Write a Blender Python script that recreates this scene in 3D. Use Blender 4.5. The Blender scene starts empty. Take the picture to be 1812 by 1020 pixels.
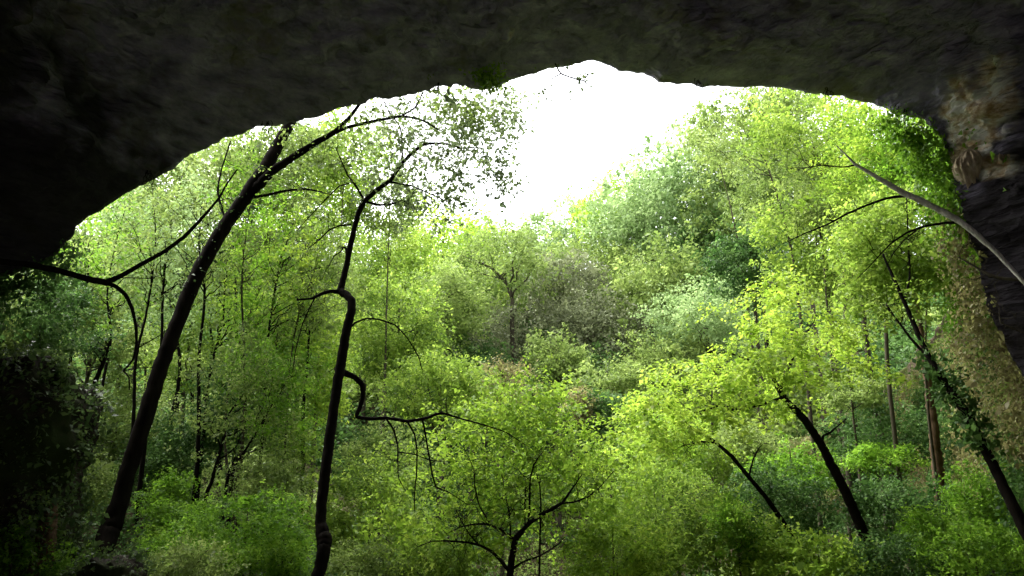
import bpy, math
import numpy as np

rng = np.random.default_rng(11)
C = bpy.context.scene.collection
scene = bpy.context.scene

# ------------------------------------------------------------------ camera
LENS, PITCH = 26.0, math.radians(14.0)
PW, PH = 1812.0, 1020.0
F = PW * LENS / 36.0
FWD = np.array([0, math.cos(PITCH), math.sin(PITCH)])
UPV = np.array([0, -math.sin(PITCH), math.cos(PITCH)])
XV = np.array([1.0, 0, 0])


def at(px, py, Y):
    """World point seen at photo pixel (px, py), standing Y metres in front of the eye."""
    d = (px - PW / 2) / F * XV + (PH / 2 - py) / F * UPV + FWD
    return d * (Y / d[1])


def mpp(py, Y):
    """Metres per photo pixel at distance Y."""
    d = (PH / 2 - py) / F * UPV + FWD
    return Y / d[1] / F


cam = bpy.data.objects.new("camera", bpy.data.cameras.new("camera"))
C.objects.link(cam)
cam.data.lens = LENS
cam.data.sensor_width = 36.0
cam.data.clip_end = 2000.0
cam.data.clip_start = 0.05
cam.rotation_euler = (math.pi / 2 + PITCH, 0, 0)
scene.camera = cam

# ------------------------------------------------------------------ noise
def vnoise(p, seed=0):
    p = np.asarray(p, dtype=np.float64)
    i = np.floor(p).astype(np.int64)
    f = p - i
    u = f * f * (3 - 2 * f)
    out = np.zeros(len(p))
    for dx in (0, 1):
        for dy in (0, 1):
            for dz in (0, 1):
                h = (i[:, 0] + dx) * 374761393 + (i[:, 1] + dy) * 668265263 + (i[:, 2] + dz) * 1274126177 + seed * 974711
                h = (h ^ (h >> 13)) * 1103515245 & 0x7FFFFFFF
                h = (h ^ (h >> 15)) * 12345677 & 0x7FFFFFFF
                v = (h & 0xFFFF) / 65535.0
                w = (u[:, 0] if dx else 1 - u[:, 0]) * (u[:, 1] if dy else 1 - u[:, 1]) * (u[:, 2] if dz else 1 - u[:, 2])
                out += v * w
    return out * 2 - 1


def fbm(p, octaves=4, seed=0):
    p = np.asarray(p, dtype=np.float64)
    a, s, out = 1.0, 0.0, 0.0
    for o in range(octaves):
        out = out + a * vnoise(p * (2.03 ** o) + 17.3 * o, seed + o)
        s += a
        a *= 0.5
    return out / s


# ------------------------------------------------------------------ materials
def new_mat(name):
    m = bpy.data.materials.new(name)
    m.use_nodes = True
    nt = m.node_tree
    nt.nodes.clear()
    return m, nt, nt.nodes.new("ShaderNodeOutputMaterial")


def ramp(nt, fac, stops):
    r = nt.nodes.new("ShaderNodeValToRGB")
    e = r.color_ramp.elements
    while len(e) < len(stops):
        e.new(0.5)
    for k, (p, c) in enumerate(stops):
        e[k].position = p
        e[k].color = (*c, 1)
    nt.links.new(fac, r.inputs[0])
    return r.outputs[0]


def tex_noise(nt, vec, scale, detail=6, rough=0.6):
    n = nt.nodes.new("ShaderNodeTexNoise")
    n.inputs["Scale"].default_value = scale
    n.inputs["Detail"].default_value = detail
    n.inputs["Roughness"].default_value = rough
    nt.links.new(vec, n.inputs["Vector"])
    return n.outputs["Fac"]


def mix_col(nt, fac, a, b):
    n = nt.nodes.new("ShaderNodeMix")
    n.data_type = "RGBA"
    if isinstance(fac, float):
        n.inputs[0].default_value = fac
    else:
        nt.links.new(fac, n.inputs[0])
    for k, v in ((6, a), (7, b)):
        if isinstance(v, tuple):
            n.inputs[k].default_value = (*v, 1)
        else:
            nt.links.new(v, n.inputs[k])
    return n.outputs[2]


def leaf_mat(name, lo, mid, hi, trans=0.45):
    m, nt, out = new_mat(name)
    a = nt.nodes.new("ShaderNodeAttribute")
    a.attribute_name = "tone"
    col = ramp(nt, a.outputs["Fac"], [(0.08, lo), (0.5, mid), (0.92, hi)])
    p = nt.nodes.new("ShaderNodeBsdfPrincipled")
    p.inputs["Roughness"].default_value = 0.5
    p.inputs["Specular IOR Level"].default_value = 0.12
    nt.links.new(col, p.inputs["Base Color"])
    t = nt.nodes.new("ShaderNodeBsdfTranslucent")
    tc = nt.nodes.new("ShaderNodeHueSaturation")
    tc.inputs["Hue"].default_value = 0.497
    tc.inputs["Saturation"].default_value = 1.0
    tc.inputs["Value"].default_value = 1.35
    nt.links.new(col, tc.inputs["Color"])
    nt.links.new(tc.outputs[0], t.inputs["Color"])
    mx = nt.nodes.new("ShaderNodeMixShader")
    mx.inputs[0].default_value = trans
    nt.links.new(p.outputs[0], mx.inputs[1])
    nt.links.new(t.outputs[0], mx.inputs[2])
    nt.links.new(mx.outputs[0], out.inputs[0])
    return m


LEAF = {
    "lime": leaf_mat("lime_leaf", (0.09, 0.175, 0.018), (0.20, 0.33, 0.034), (0.35, 0.47, 0.06), 0.5),
    "fresh": leaf_mat("fresh_leaf", (0.075, 0.125, 0.026), (0.165, 0.24, 0.055), (0.28, 0.365, 0.10)),
    "pale": leaf_mat("pale_leaf", (0.12, 0.20, 0.065), (0.23, 0.335, 0.125), (0.35, 0.47, 0.20)),
    "olive": leaf_mat("olive_leaf", (0.08, 0.145, 0.022), (0.172, 0.278, 0.036), (0.31, 0.42, 0.07), 0.5),
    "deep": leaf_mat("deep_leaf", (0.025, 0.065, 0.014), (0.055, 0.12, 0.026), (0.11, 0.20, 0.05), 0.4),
    "emerald": leaf_mat("emerald_leaf", (0.055, 0.13, 0.010), (0.125, 0.26, 0.02), (0.225, 0.385, 0.04), 0.5),
    "grey": leaf_mat("grey_twig_leaf", (0.085, 0.10, 0.05), (0.16, 0.185, 0.093), (0.27, 0.31, 0.16), 0.3),
    "dry": leaf_mat("dry_vine_leaf", (0.13, 0.11, 0.05), (0.21, 0.20, 0.08), (0.30, 0.31, 0.10), 0.35),
    "dark": leaf_mat("evergreen_leaf", (0.03, 0.06, 0.018), (0.06, 0.10, 0.03), (0.11, 0.16, 0.04), 0.3),
    "lace": leaf_mat("lacy_leaf", (0.09, 0.13, 0.06), (0.15, 0.20, 0.09), (0.22, 0.29, 0.10), 0.5),
}


def bark_mat(name, dark, light, scale=9.0):
    m, nt, out = new_mat(name)
    tc = nt.nodes.new("ShaderNodeTexCoord")
    mp = nt.nodes.new("ShaderNodeMapping")
    mp.inputs["Scale"].default_value = (1, 1, 0.25)
    nt.links.new(tc.outputs["Object"], mp.inputs[0])
    f = tex_noise(nt, mp.outputs[0], scale, 8, 0.7)
    col = ramp(nt, f, [(0.3, dark), (0.7, light)])
    p = nt.nodes.new("ShaderNodeBsdfPrincipled")
    p.inputs["Roughness"].default_value = 0.9
    p.inputs["Specular IOR Level"].default_value = 0.02
    nt.links.new(col, p.inputs["Base Color"])
    b = nt.nodes.new("ShaderNodeBump")
    b.inputs["Strength"].default_value = 0.6
    b.inputs["Distance"].default_value = 0.03
    nt.links.new(f, b.inputs["Height"])
    nt.links.new(b.outputs[0], p.inputs["Normal"])
    nt.links.new(p.outputs[0], out.inputs[0])
    return m


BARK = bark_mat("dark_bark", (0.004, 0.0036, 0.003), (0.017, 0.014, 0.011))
BARKMID = bark_mat("grey_brown_bark", (0.03, 0.026, 0.018), (0.085, 0.075, 0.052))
BARKMOSS = bark_mat("mossy_bark", (0.06, 0.075, 0.03), (0.17, 0.20, 0.08))
BARKPALE = bark_mat("pale_bark", (0.34, 0.32, 0.29), (0.84, 0.81, 0.76), 22.0)
BARKRED = bark_mat("red_brown_bark", (0.04, 0.026, 0.017), (0.14, 0.09, 0.055))


def rock_mat(name, stops, scale, strata=3.0, bump=0.5, calcite=False, moss=(0.05, 0.07, 0.02), mossy=0.5, cracks=False):
    m, nt, out = new_mat(name)
    tc = nt.nodes.new("ShaderNodeTexCoord")
    mp = nt.nodes.new("ShaderNodeMapping")
    mp.inputs["Scale"].default_value = (1, 1, strata)
    mp.inputs["Rotation"].default_value = (0.12, 0.1, 0)
    nt.links.new(tc.outputs["Object"], mp.inputs[0])
    f = tex_noise(nt, mp.outputs[0], scale, 9, 0.65)
    col = ramp(nt, f, stops)
    g = tex_noise(nt, tc.outputs["Object"], scale * 0.45, 5, 0.6)
    gm = ramp(nt, g, [(mossy, (0, 0, 0)), (mossy + 0.13, (1, 1, 1))])
    col = mix_col(nt, gm, col, moss)
    if name == "leaf_litter_soil":   # floor out of view, made pale to bounce light up onto the rock roof
        da = nt.nodes.new("ShaderNodeAttribute")
        da.attribute_name = "floor_bounce"
        col = mix_col(nt, da.outputs["Fac"], col, (0.46, 0.43, 0.40))
    if calcite:
        a = nt.nodes.new("ShaderNodeAttribute")
        a.attribute_name = "calcite"
        w = tex_noise(nt, tc.outputs["Object"], 3.0, 6, 0.6)
        cc = ramp(nt, w, [(0.36, (0.42, 0.27, 0.13)), (0.48, (0.72, 0.60, 0.43)), (0.56, (0.86, 0.83, 0.77))])
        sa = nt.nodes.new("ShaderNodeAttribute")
        sa.attribute_name = "wall_dark"
        col = mix_col(nt, sa.outputs["Fac"], col, (0.017, 0.015, 0.012))  # near-black rock colour low on the side walls
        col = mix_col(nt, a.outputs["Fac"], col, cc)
    p = nt.nodes.new("ShaderNodeBsdfPrincipled")
    p.inputs["Roughness"].default_value = 0.9
    p.inputs["Specular IOR Level"].default_value = 0.06
    nt.links.new(col, p.inputs["Base Color"])
    fine = tex_noise(nt, mp.outputs[0], scale * 3.5, 8, 0.7)
    ad = nt.nodes.new("ShaderNodeMath")
    ad.operation = "MULTIPLY_ADD"
    ad.inputs[1].default_value = 0.35
    nt.links.new(fine, ad.inputs[0])
    nt.links.new(f, ad.inputs[2])
    height = ad.outputs[0]
    if cracks:
        wn = nt.nodes.new("ShaderNodeTexNoise")
        wn.inputs["Scale"].default_value = 0.9
        wn.inputs["Detail"].default_value = 4
        nt.links.new(mp.outputs[0], wn.inputs["Vector"])
        va = nt.nodes.new("ShaderNodeVectorMath")
        va.operation = "MULTIPLY_ADD"
        va.inputs[1].default_value = (1.3, 1.3, 1.3)
        nt.links.new(wn.outputs["Color"], va.inputs[0])
        nt.links.new(mp.outputs[0], va.inputs[2])
        vo = nt.nodes.new("ShaderNodeTexVoronoi")
        vo.feature = "DISTANCE_TO_EDGE"
        vo.inputs["Scale"].default_value = 0.9
        nt.links.new(va.outputs[0], vo.inputs["Vector"])
        cr = ramp(nt, vo.outputs["Distance"], [(0.0, (0.25, 0.25, 0.25)), (0.045, (1, 1, 1))])
        vc = nt.nodes.new("ShaderNodeTexVoronoi")
        vc.inputs["Scale"].default_value = 2.1
        nt.links.new(va.outputs[0], vc.inputs["Vector"])
        h2 = nt.nodes.new("ShaderNodeMath")
        h2.operation = "MULTIPLY_ADD"
        h2.inputs[1].default_value = 0.9
        nt.links.new(vc.outputs["Distance"], h2.inputs[0])
        nt.links.new(height, h2.inputs[2])
        h3 = nt.nodes.new("ShaderNodeMath")
        h3.operation = "MULTIPLY_ADD"
        h3.inputs[1].default_value = 0.16
        nt.links.new(cr, h3.inputs[0])
        nt.links.new(h2.outputs[0], h3.inputs[2])
        height = h3.outputs[0]
    b = nt.nodes.new("ShaderNodeBump")
    b.inputs["Strength"].default_value = bump
    b.inputs["Distance"].default_value = 0.3 if cracks else 0.12
    nt.links.new(height, b.inputs["Height"])
    nt.links.new(b.outputs[0], p.inputs["Normal"])
    nt.links.new(p.outputs[0], out.inputs[0])
    return m


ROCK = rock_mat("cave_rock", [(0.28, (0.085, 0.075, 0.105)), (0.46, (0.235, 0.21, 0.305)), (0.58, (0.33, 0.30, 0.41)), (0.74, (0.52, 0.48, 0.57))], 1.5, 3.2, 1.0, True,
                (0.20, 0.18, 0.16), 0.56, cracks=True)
ROCKTAN = rock_mat("tan_cliff_rock", [(0.3, (0.10, 0.075, 0.055)), (0.5, (0.22, 0.17, 0.125)), (0.7, (0.36, 0.29, 0.22))], 1.0, 1.2, 0.9, False,
                   (0.09, 0.11, 0.03), 0.5)
ROCKOCHRE = rock_mat("ochre_flowstone", [(0.3, (0.14, 0.10, 0.06)), (0.5, (0.40, 0.32, 0.22)), (0.7, (0.70, 0.62, 0.49))], 4.5, 0.5, 0.8, False,
                     (0.12, 0.10, 0.05), 0.62)
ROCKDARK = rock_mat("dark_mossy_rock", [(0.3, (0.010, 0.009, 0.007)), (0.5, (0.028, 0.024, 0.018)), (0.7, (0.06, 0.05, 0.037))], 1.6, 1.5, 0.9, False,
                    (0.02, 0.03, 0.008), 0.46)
SOIL = rock_mat("leaf_litter_soil", [(0.3, (0.02, 0.016, 0.010)), (0.5, (0.045, 0.036, 0.02)), (0.7, (0.08, 0.065, 0.035))], 1.5, 1.0, 0.8, False,
                (0.05, 0.08, 0.02), 0.5)


# ------------------------------------------------------------------ mesh helpers
def mesh_obj(name, verts, faces, mat, parent=None, smooth=False, attrs=None):
    """faces: (M, k) int array with equal k. One mesh object."""
    me = bpy.data.meshes.new(name)
    verts = np.asarray(verts, dtype=np.float32)
    faces = np.asarray(faces, dtype=np.int32)
    m, k = faces.shape
    me.vertices.add(len(verts))
    me.vertices.foreach_set("co", verts.ravel())
    me.loops.add(m * k)
    me.loops.foreach_set("vertex_index", faces.ravel())
    me.polygons.add(m)
    me.polygons.foreach_set("loop_start", np.arange(0, m * k, k, dtype=np.int32))
    if smooth:
        me.polygons.foreach_set("use_smooth", np.ones(m, dtype=bool))
    for key, (dom, vals) in (attrs or {}).items():
        at_ = me.attributes.new(key, "FLOAT", dom)
        at_.data.foreach_set("value", np.asarray(vals, dtype=np.float32))
    me.update(calc_edges=True)
    me.materials.append(mat)
    o = bpy.data.objects.new(name, me)
    C.objects.link(o)
    if parent is not None:
        o.parent = parent
    return o


def thing(name, label, cat, loc, group=None):
    o = bpy.data.objects.new(name, None)
    C.objects.link(o)
    o.empty_display_size = 0.2
    o.location = tuple(float(v) for v in loc)
    o["label"] = label
    o["category"] = cat
    if group:
        o["group"] = group
    o["_"] = 0
    del o["_"]
    return o


class Origin:
    """Shifts world-space arrays into the local space of a thing at loc."""
    def __init__(self, loc):
        self.loc = np.asarray(loc, dtype=np.float64)


def catmull(pts, per=6):
    pts = np.asarray(pts, dtype=np.float64)
    if len(pts) < 3:
        t = np.linspace(0, 1, per + 1)[:, None]
        return pts[0] * (1 - t) + pts[1] * t
    P = np.vstack([2 * pts[0] - pts[1], pts, 2 * pts[-1] - pts[-2]])
    out = []
    for i in range(1, len(P) - 2):
        for t in np.linspace(0, 1, per, endpoint=False):
            a, b, c, d = P[i - 1], P[i], P[i + 1], P[i + 2]
            out.append(0.5 * (2 * b + (c - a) * t + (2 * a - 5 * b + 4 * c - d) * t * t + (3 * b - a - 3 * c + d) * t ** 3))
    out.append(P[-2])
    return np.array(out)


class Tubes:
    def __init__(self):
        self.v, self.f, self.n = [], [], 0

    def add(self, path, radii, sides=7, rough=0.0):
        path = np.asarray(path, dtype=np.float64)
        n = len(path)
        tan = np.gradient(path, axis=0)
        tan /= np.linalg.norm(tan, axis=1)[:, None] + 1e-9
        ref = np.array([0.31, 0.93, 0.2])
        u = np.cross(tan, ref)
        u /= np.linalg.norm(u, axis=1)[:, None] + 1e-9
        w = np.cross(tan, u)
        ang = np.linspace(0, 2 * math.pi, sides, endpoint=False)
        r = np.asarray(radii, dtype=np.float64)[:, None] * np.ones((1, sides))
        if rough:
            q = path[:, None, :] + r[:, :, None] * (np.cos(ang)[None, :, None] * u[:, None, :] + np.sin(ang)[None, :, None] * w[:, None, :])
            rm = max(0.01, float(np.mean(radii)))
            ns = fbm((q / rm * np.array([0.55, 0.55, 0.10])).reshape(-1, 3), 3, 70).reshape(n, sides)
            r = r * (1 + 1.9 * rough * ns)
        ring = path[:, None, :] + r[:, :, None] * (np.cos(ang)[None, :, None] * u[:, None, :] + np.sin(ang)[None, :, None] * w[:, None, :])
        v = np.concatenate([ring.reshape(-1, 3), path[:1], path[-1:]])
        i = np.arange(n - 1)[:, None] * sides
        j = np.arange(sides)[None, :]
        k = (j + 1) % sides
        f = np.stack([i + j, i + k, i + sides + k, i + sides + j], -1).reshape(-1, 4)
        b, e = n * sides, n * sides + 1
        j = np.arange(sides)
        k = (j + 1) % sides
        cap0 = np.stack([np.full(sides, b), k, j, np.full(sides, b)], -1)
        l0 = (n - 1) * sides
        cap1 = np.stack([np.full(sides, e), l0 + j, l0 + k, np.full(sides, e)], -1)
        tri = np.concatenate([cap0, cap1])[:, :3]
        self.v.append(v)
        self.f.append((f + self.n, tri + self.n))
        self.n += len(v)

    def build(self, name, mat, parent=None, loc=(0, 0, 0)):
        v = np.concatenate(self.v) - np.asarray(loc)
        q = np.concatenate([a for a, _ in self.f])
        t = np.concatenate([b for _, b in self.f])
        me = bpy.data.meshes.new(name)
        me.vertices.add(len(v))
        me.vertices.foreach_set("co", v.astype(np.float32).ravel())
        loops = np.concatenate([q.ravel(), t.ravel()]).astype(np.int32)
        me.loops.add(len(loops))
        me.loops.foreach_set("vertex_index", loops)
        me.polygons.add(len(q) + len(t))
        st = np.concatenate([np.arange(len(q)) * 4, len(q) * 4 + np.arange(len(t)) * 3]).astype(np.int32)
        me.polygons.foreach_set("loop_start", st)
        me.polygons.foreach_set("use_smooth", np.ones(len(st), dtype=bool))
        me.update(calc_edges=True)
        me.materials.append(mat)
        o = bpy.data.objects.new(name, me)
        C.objects.link(o)
        if parent is not None:
            o.parent = parent
        return o


def unit(v):
    return v / (np.linalg.norm(v, axis=-1, keepdims=True) + 1e-9)


class Leaves:
    """Collects leaves (small folded four-point blades) from sprays along twigs."""
    def __init__(self):
        self.p, self.t, self.n, self.L, self.tone = [], [], [], [], []

    def sprays(self, pos, k, length, size, tone, droop=0.2, upright=1.0, direction=None, spread=0.25):
        pos = np.asarray(pos)
        m = len(pos)
        if m == 0:
            return
        d = rng.normal(size=(m, 3)) * np.array([1, 1, 0.45])
        d[:, 2] -= droop
        if direction is not None:
            d = d * 0.5 + direction
        d = unit(d)
        up = unit(rng.normal(size=(m, 3)) * 0.55 + np.array([0, 0, upright]))
        side = unit(np.cross(d, up))
        nrm = np.cross(side, d)
        s = np.linspace(0.0, 1.0, k)
        sg = np.where(np.arange(k) % 2 == 0, 1.0, -1.0)
        ln = np.asarray(length) * rng.uniform(0.6, 1.3, m)
        base = pos[:, None, :] + d[:, None, :] * (ln[:, None] * s[None, :])[:, :, None]
        base = base + rng.normal(size=(m, k, 3)) * (spread * ln)[:, None, None]
        t = d[:, None, :] * 0.55 + side[:, None, :] * sg[None, :, None] * 0.8 + rng.normal(size=(m, k, 3)) * 0.35
        t[:, :, 2] -= droop * 0.5
        t = unit(t)
        n = unit(nrm[:, None, :] + rng.normal(size=(m, k, 3)) * 0.45)
        n = unit(n - t * (n * t).sum(-1, keepdims=True))
        L = size * rng.uniform(0.65, 1.3, (m, k)) * np.exp(rng.normal(size=(m, 1)) * 0.28)
        tn = np.asarray(tone)[:, None] + rng.normal(size=(m, k)) * 0.13
        self.p.append(base.reshape(-1, 3)); self.t.append(t.reshape(-1, 3)); self.n.append(n.reshape(-1, 3))
        self.L.append(L.ravel()); self.tone.append(tn.ravel())

    def count(self):
        return sum(len(x) for x in self.L)

    def build(self, name, mat, parent=None, loc=(0, 0, 0), width=0.62):
        p = np.concatenate(self.p) - np.asarray(loc)
        t, n = np.concatenate(self.t), np.concatenate(self.n)
        L, tone = np.concatenate(self.L), np.concatenate(self.tone)
        s = np.cross(t, n)
        mid = p + t * (L * 0.42)[:, None]
        w = (L * width * 0.5)[:, None]
        lift = n * (L * 0.10)[:, None]
        v = np.stack([p, mid + s * w + lift, p + t * L[:, None] - lift * 0.8, mid - s * w + lift], 1).reshape(-1, 3)
        f = np.arange(len(p) * 4).reshape(-1, 4)
        return mesh_obj(name, v, f, mat, parent, False, {"tone": ("FACE", np.clip(tone, 0, 1))})


# ------------------------------------------------------------------ terrain
def ground_z(x, y):
    x, y = np.asarray(x, dtype=np.float64), np.asarray(y, dtype=np.float64)
    ax = np.maximum(0, np.abs(x) - 3.0)
    k = np.where(x < 0, 0.80, 0.50)
    dx = k * (np.minimum(ax, 9.0) + 0.32 * np.maximum(ax - 9.0, 0))
    dyb = np.maximum(0, y - 30) * 0.64
    dyb = np.where(dyb > 23, 23 + (dyb - 23) * 0.06, dyb)
    dyf = np.clip(12 - y, 0, 12) * 0.36
    z = -6.0 + np.sqrt(dx ** 2 + (dyb + dyf) ** 2)
    p = np.stack([x * 0.13, y * 0.13, np.zeros_like(x)], -1).reshape(-1, 3)
    far = np.clip((np.hypot(x, y) - 6) / 8, 0, 1)
    z = z + (fbm(p, 4, 3).reshape(x.shape)) * 1.1 * far
    return np.minimum(z, 26.0)


def make_ground():
    xs = np.concatenate([np.linspace(-130, -60, 10)[:-1], np.linspace(-60, 60, 161), np.linspace(60, 130, 10)[1:]])
    ys = np.concatenate([np.linspace(-60, -12, 8)[:-1], np.linspace(-12, 90, 137), np.linspace(90, 170, 12)[1:]])
    X, Y = np.meshgrid(xs, ys)
    Z = ground_z(X, Y)
    v = np.stack([X, Y, Z], -1).reshape(-1, 3)
    nx = len(xs)
    i, j = np.meshgrid(np.arange(len(ys) - 1), np.arange(nx - 1), indexing="ij")
    a = (i * nx + j).ravel()
    f = np.stack([a, a + 1, a + nx + 1, a + nx], -1)
    floor_bounce = np.clip((12.5 - v[:, 1] + fbm(v * 0.5, 3, 8) * 2) * 0.5, 0, 1)  # unseen near floor lightened as a reflector for the roof
    o = mesh_obj("ground", v, f, SOIL, None, True, {"floor_bounce": ("POINT", floor_bounce)})
    o["kind"] = "structure"
    o["label"] = "brown leaf littered floor and slopes of the wooded hollow"


make_ground()

# ------------------------------------------------------------------ cave
LIP = [(-420, 1060, 10), (-330, 860, 10.4), (-250, 700, 10.8), (-150, 585, 11.2), (-70, 515, 11.6), (0, 482, 12), (55, 466, 12.2), (100, 442, 12.4), (140, 392, 12.8),
       (165, 374, 13), (230, 328, 13.3), (300, 291, 13.7), (330, 267, 14), (360, 258, 14.1), (400, 240, 14.3), (430, 234, 14.4), (470, 221, 14.5),
       (530, 213, 14.6), (590, 195, 14.8), (640, 184, 14.9), (662, 172, 15), (690, 175, 15), (720, 170, 15), (770, 155, 15), (810, 150, 15),
       (835, 159, 15), (880, 147, 15), (940, 130, 15), (985, 118, 15), (1030, 108, 15), (1062, 110, 15), (1085, 115, 15), (1095, 124, 15),
       (1140, 127, 15), (1170, 138, 15), (1225, 142, 14.9), (1240, 150, 14.8), (1330, 149, 14.6), (1375, 151, 14.5), (1440, 158, 14.2),
       (1500, 163, 14), (1540, 174, 13.8), (1590, 190, 13.5), (1640, 204, 13.2), (1668, 240, 13), (1688, 300, 12.8), (1702, 350, 12.6),
       (1722, 420, 12.4), (1740, 480, 12.2), (1748, 545, 12), (1776, 605, 11.7), (1830, 690, 11.2), (1880, 800, 10.6), (1930, 950, 10.2), (1960, 1080, 10)]


def wall_point(v, px, py):
    """The point of the cave surface that is met when looking towards (px, py)."""
    d = at(px, py, 1.0)
    d = d / np.linalg.norm(d)
    along = v @ d
    off = np.linalg.norm(v - along[:, None] * d, axis=1)
    ok = (along > 3) & (off < 0.14)
    i = np.nonzero(ok)[0]
    return v[i[np.argmin(along[i])]] if len(i) else d * 11.5


def make_cave():
    pts = np.array([at(*q) for q in LIP])
    seg = np.linalg.norm(np.diff(pts, axis=0), axis=1)
    s = np.concatenate([[0], np.cumsum(seg)])
    n = 620
    u = np.linspace(0, s[-1], n)
    L = np.stack([np.interp(u, s, pts[:, k]) for k in range(3)], -1)
    jit = fbm(L * 2.2, 4, 40)
    cen = at(906, 600, 13)
    out = L - cen
    out[:, 1] = 0
    out = unit(out)
    L = L + out * (jit * 0.10 + np.abs(fbm(L * 5.0, 3, 43)) * 0.10 - 0.03)[:, None]
    # inner section near the viewer
    I = np.stack([out[:, 0] * 10.0 + 0.2, np.full(n, -3.0), out[:, 2] * 3.3 + 0.3], -1)
    rows = []
    for dy, do in ((-20, 11), (-12, 9.5), (-3.5, 6.5), (0.0, 3.6), (0.9, 1.8), (0.75, 0.7), (0.35, 0.18)):
        q = L + out * do
        q[:, 1] += dy
        rows.append(q + out * (fbm(q * 0.5, 3, 9) * min(1.0, do) * 0.6)[:, None])
    ts = np.linspace(0, 1, 170) ** 1.35
    for t in ts:
        q = L * (1 - t) + I * t
        bulge = 0.15 + 0.75 * math.sin(math.pi * min(1, t * 1.1))
        ramp_ = min(1.0, t * 7.0)
        big = 0.55 + fbm(q * np.array([0.35, 0.35, 0.6]), 3, 21) * 0.9
        mid = fbm(q * np.array([1.0, 1.3, 2.0]), 4, 22) * 0.30
        led = 0.5 - np.abs(fbm(q * np.array([0.45, 1.5, 2.6]) + big[:, None] * 0.6, 5, 24)) * 1.6
        cell = np.floor(fbm(q * np.array([0.8, 1.1, 1.6]), 3, 29) * 5.0 + 0.5 * fbm(q * 2.5, 2, 33)) / 5.0
        fine = cell * 0.32 + fbm(q * np.array([3.0, 4.5, 6.0]), 3, 26) * 0.10
        q = q + out * (np.maximum(bulge + big + mid + led * 0.35, 0.06 * t) * ramp_ + fine * min(1.0, t * 10))[:, None]
        rows.append(q)
    for yy, sc in ((-6, 0.9), (-9, 0.7), (-11, 0.4), (-12, 0.02)):
        q = np.stack([I[:, 0] * sc, np.full(n, yy), (I[:, 2] - 0.3) * sc + 0.3], -1)
        rows.append(q + out * (fbm(q * 0.5, 3, 31) * 0.5 * sc)[:, None])
    V = np.array(rows)
    nr = len(V)
    v = V.reshape(-1, 3)
    i, j = np.meshgrid(np.arange(nr - 1), np.arange(n - 1), indexing="ij")
    a = (i * n + j).ravel()
    f = np.stack([a, a + 1, a + n + 1, a + n], -1)
    # pale mineral streaks on the wall beside the mouth
    cal = np.zeros(len(v))
    for px, py, r, amp in ((1728, 135, 0.32, 1), (1690, 185, 0.36, 1), (1725, 195, 0.5, 1.1), (1700, 225, 0.3, 1), (1715, 255, 0.32, .9), (1770, 232, 0.3, .9), (1730, 300, 0.5, 1),
                           (1705, 330, 0.4, .9), (1770, 310, .4, .6)):
        c = wall_point(v, px, py)
        d = (v - c) * np.array([1.0, 0.6, 0.8])
        cal = np.maximum(cal, amp * np.exp(-((d ** 2).sum(1)) / (2 * r * r)))
    nz = fbm(v * np.array([2.2, 1.2, 1.6]), 5, 77)
    cal = np.clip((cal * 1.25 + nz * 1.25 - 0.75) * 3.4, 0, 1)
    # rock colour darkened low on the side walls, ragged upper edge
    wall_dark = np.clip((7.2 + nz * 2.2 - v[:, 2]) * 0.7, 0, 1) * np.clip((np.abs(v[:, 0]) - 5.0) * 0.8, 0, 1) * 0.92
    o = mesh_obj("cave_roof", v, f, ROCK, None, True, {"calcite": ("POINT", cal), "wall_dark": ("POINT", wall_dark)})
    o["kind"] = "structure"
    o["label"] = "dark limestone vault and walls of the cave mouth"
    return v


cave_v = make_cave()


def blob_rock(name, label, cat, center, radii, mat, seed, detail=0.3, freq=1.2, n=(96, 64), taper=0.0):
    th = np.linspace(0, 2 * math.pi, n[0], endpoint=False)
    ph = np.linspace(0.0, math.pi, n[1])
    T, Pp = np.meshgrid(th, ph)
    d = np.stack([np.cos(T) * np.sin(Pp), np.sin(T) * np.sin(Pp), np.cos(Pp)], -1).reshape(-1, 3)
    sq = np.sign(d) * np.abs(d) ** 0.75
    base = sq * np.asarray(radii)
    freq = np.asarray(freq) * np.ones(3)
    base[:, :2] *= (1 + taper * d[:, 2:3])
    r = 1 + detail * fbm(base * freq + seed, 5, seed) - detail * 0.5 * np.abs(fbm(base * freq * 2.3 + seed, 4, seed + 5))
    v = base * r[:, None]
    nx = n[0]
    i, j = np.meshgrid(np.arange(n[1] - 1), np.arange(nx), indexing="ij")
    a = (i * nx + j).ravel()
    b = (i * nx + (j + 1) % nx).ravel()
    f = np.stack([a, a + nx, b + nx, b], -1)
    o = mesh_obj(name, v, f, mat, None, True)
    o.location = tuple(center)
    o["label"] = label
    o["category"] = cat
    return o


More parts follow.
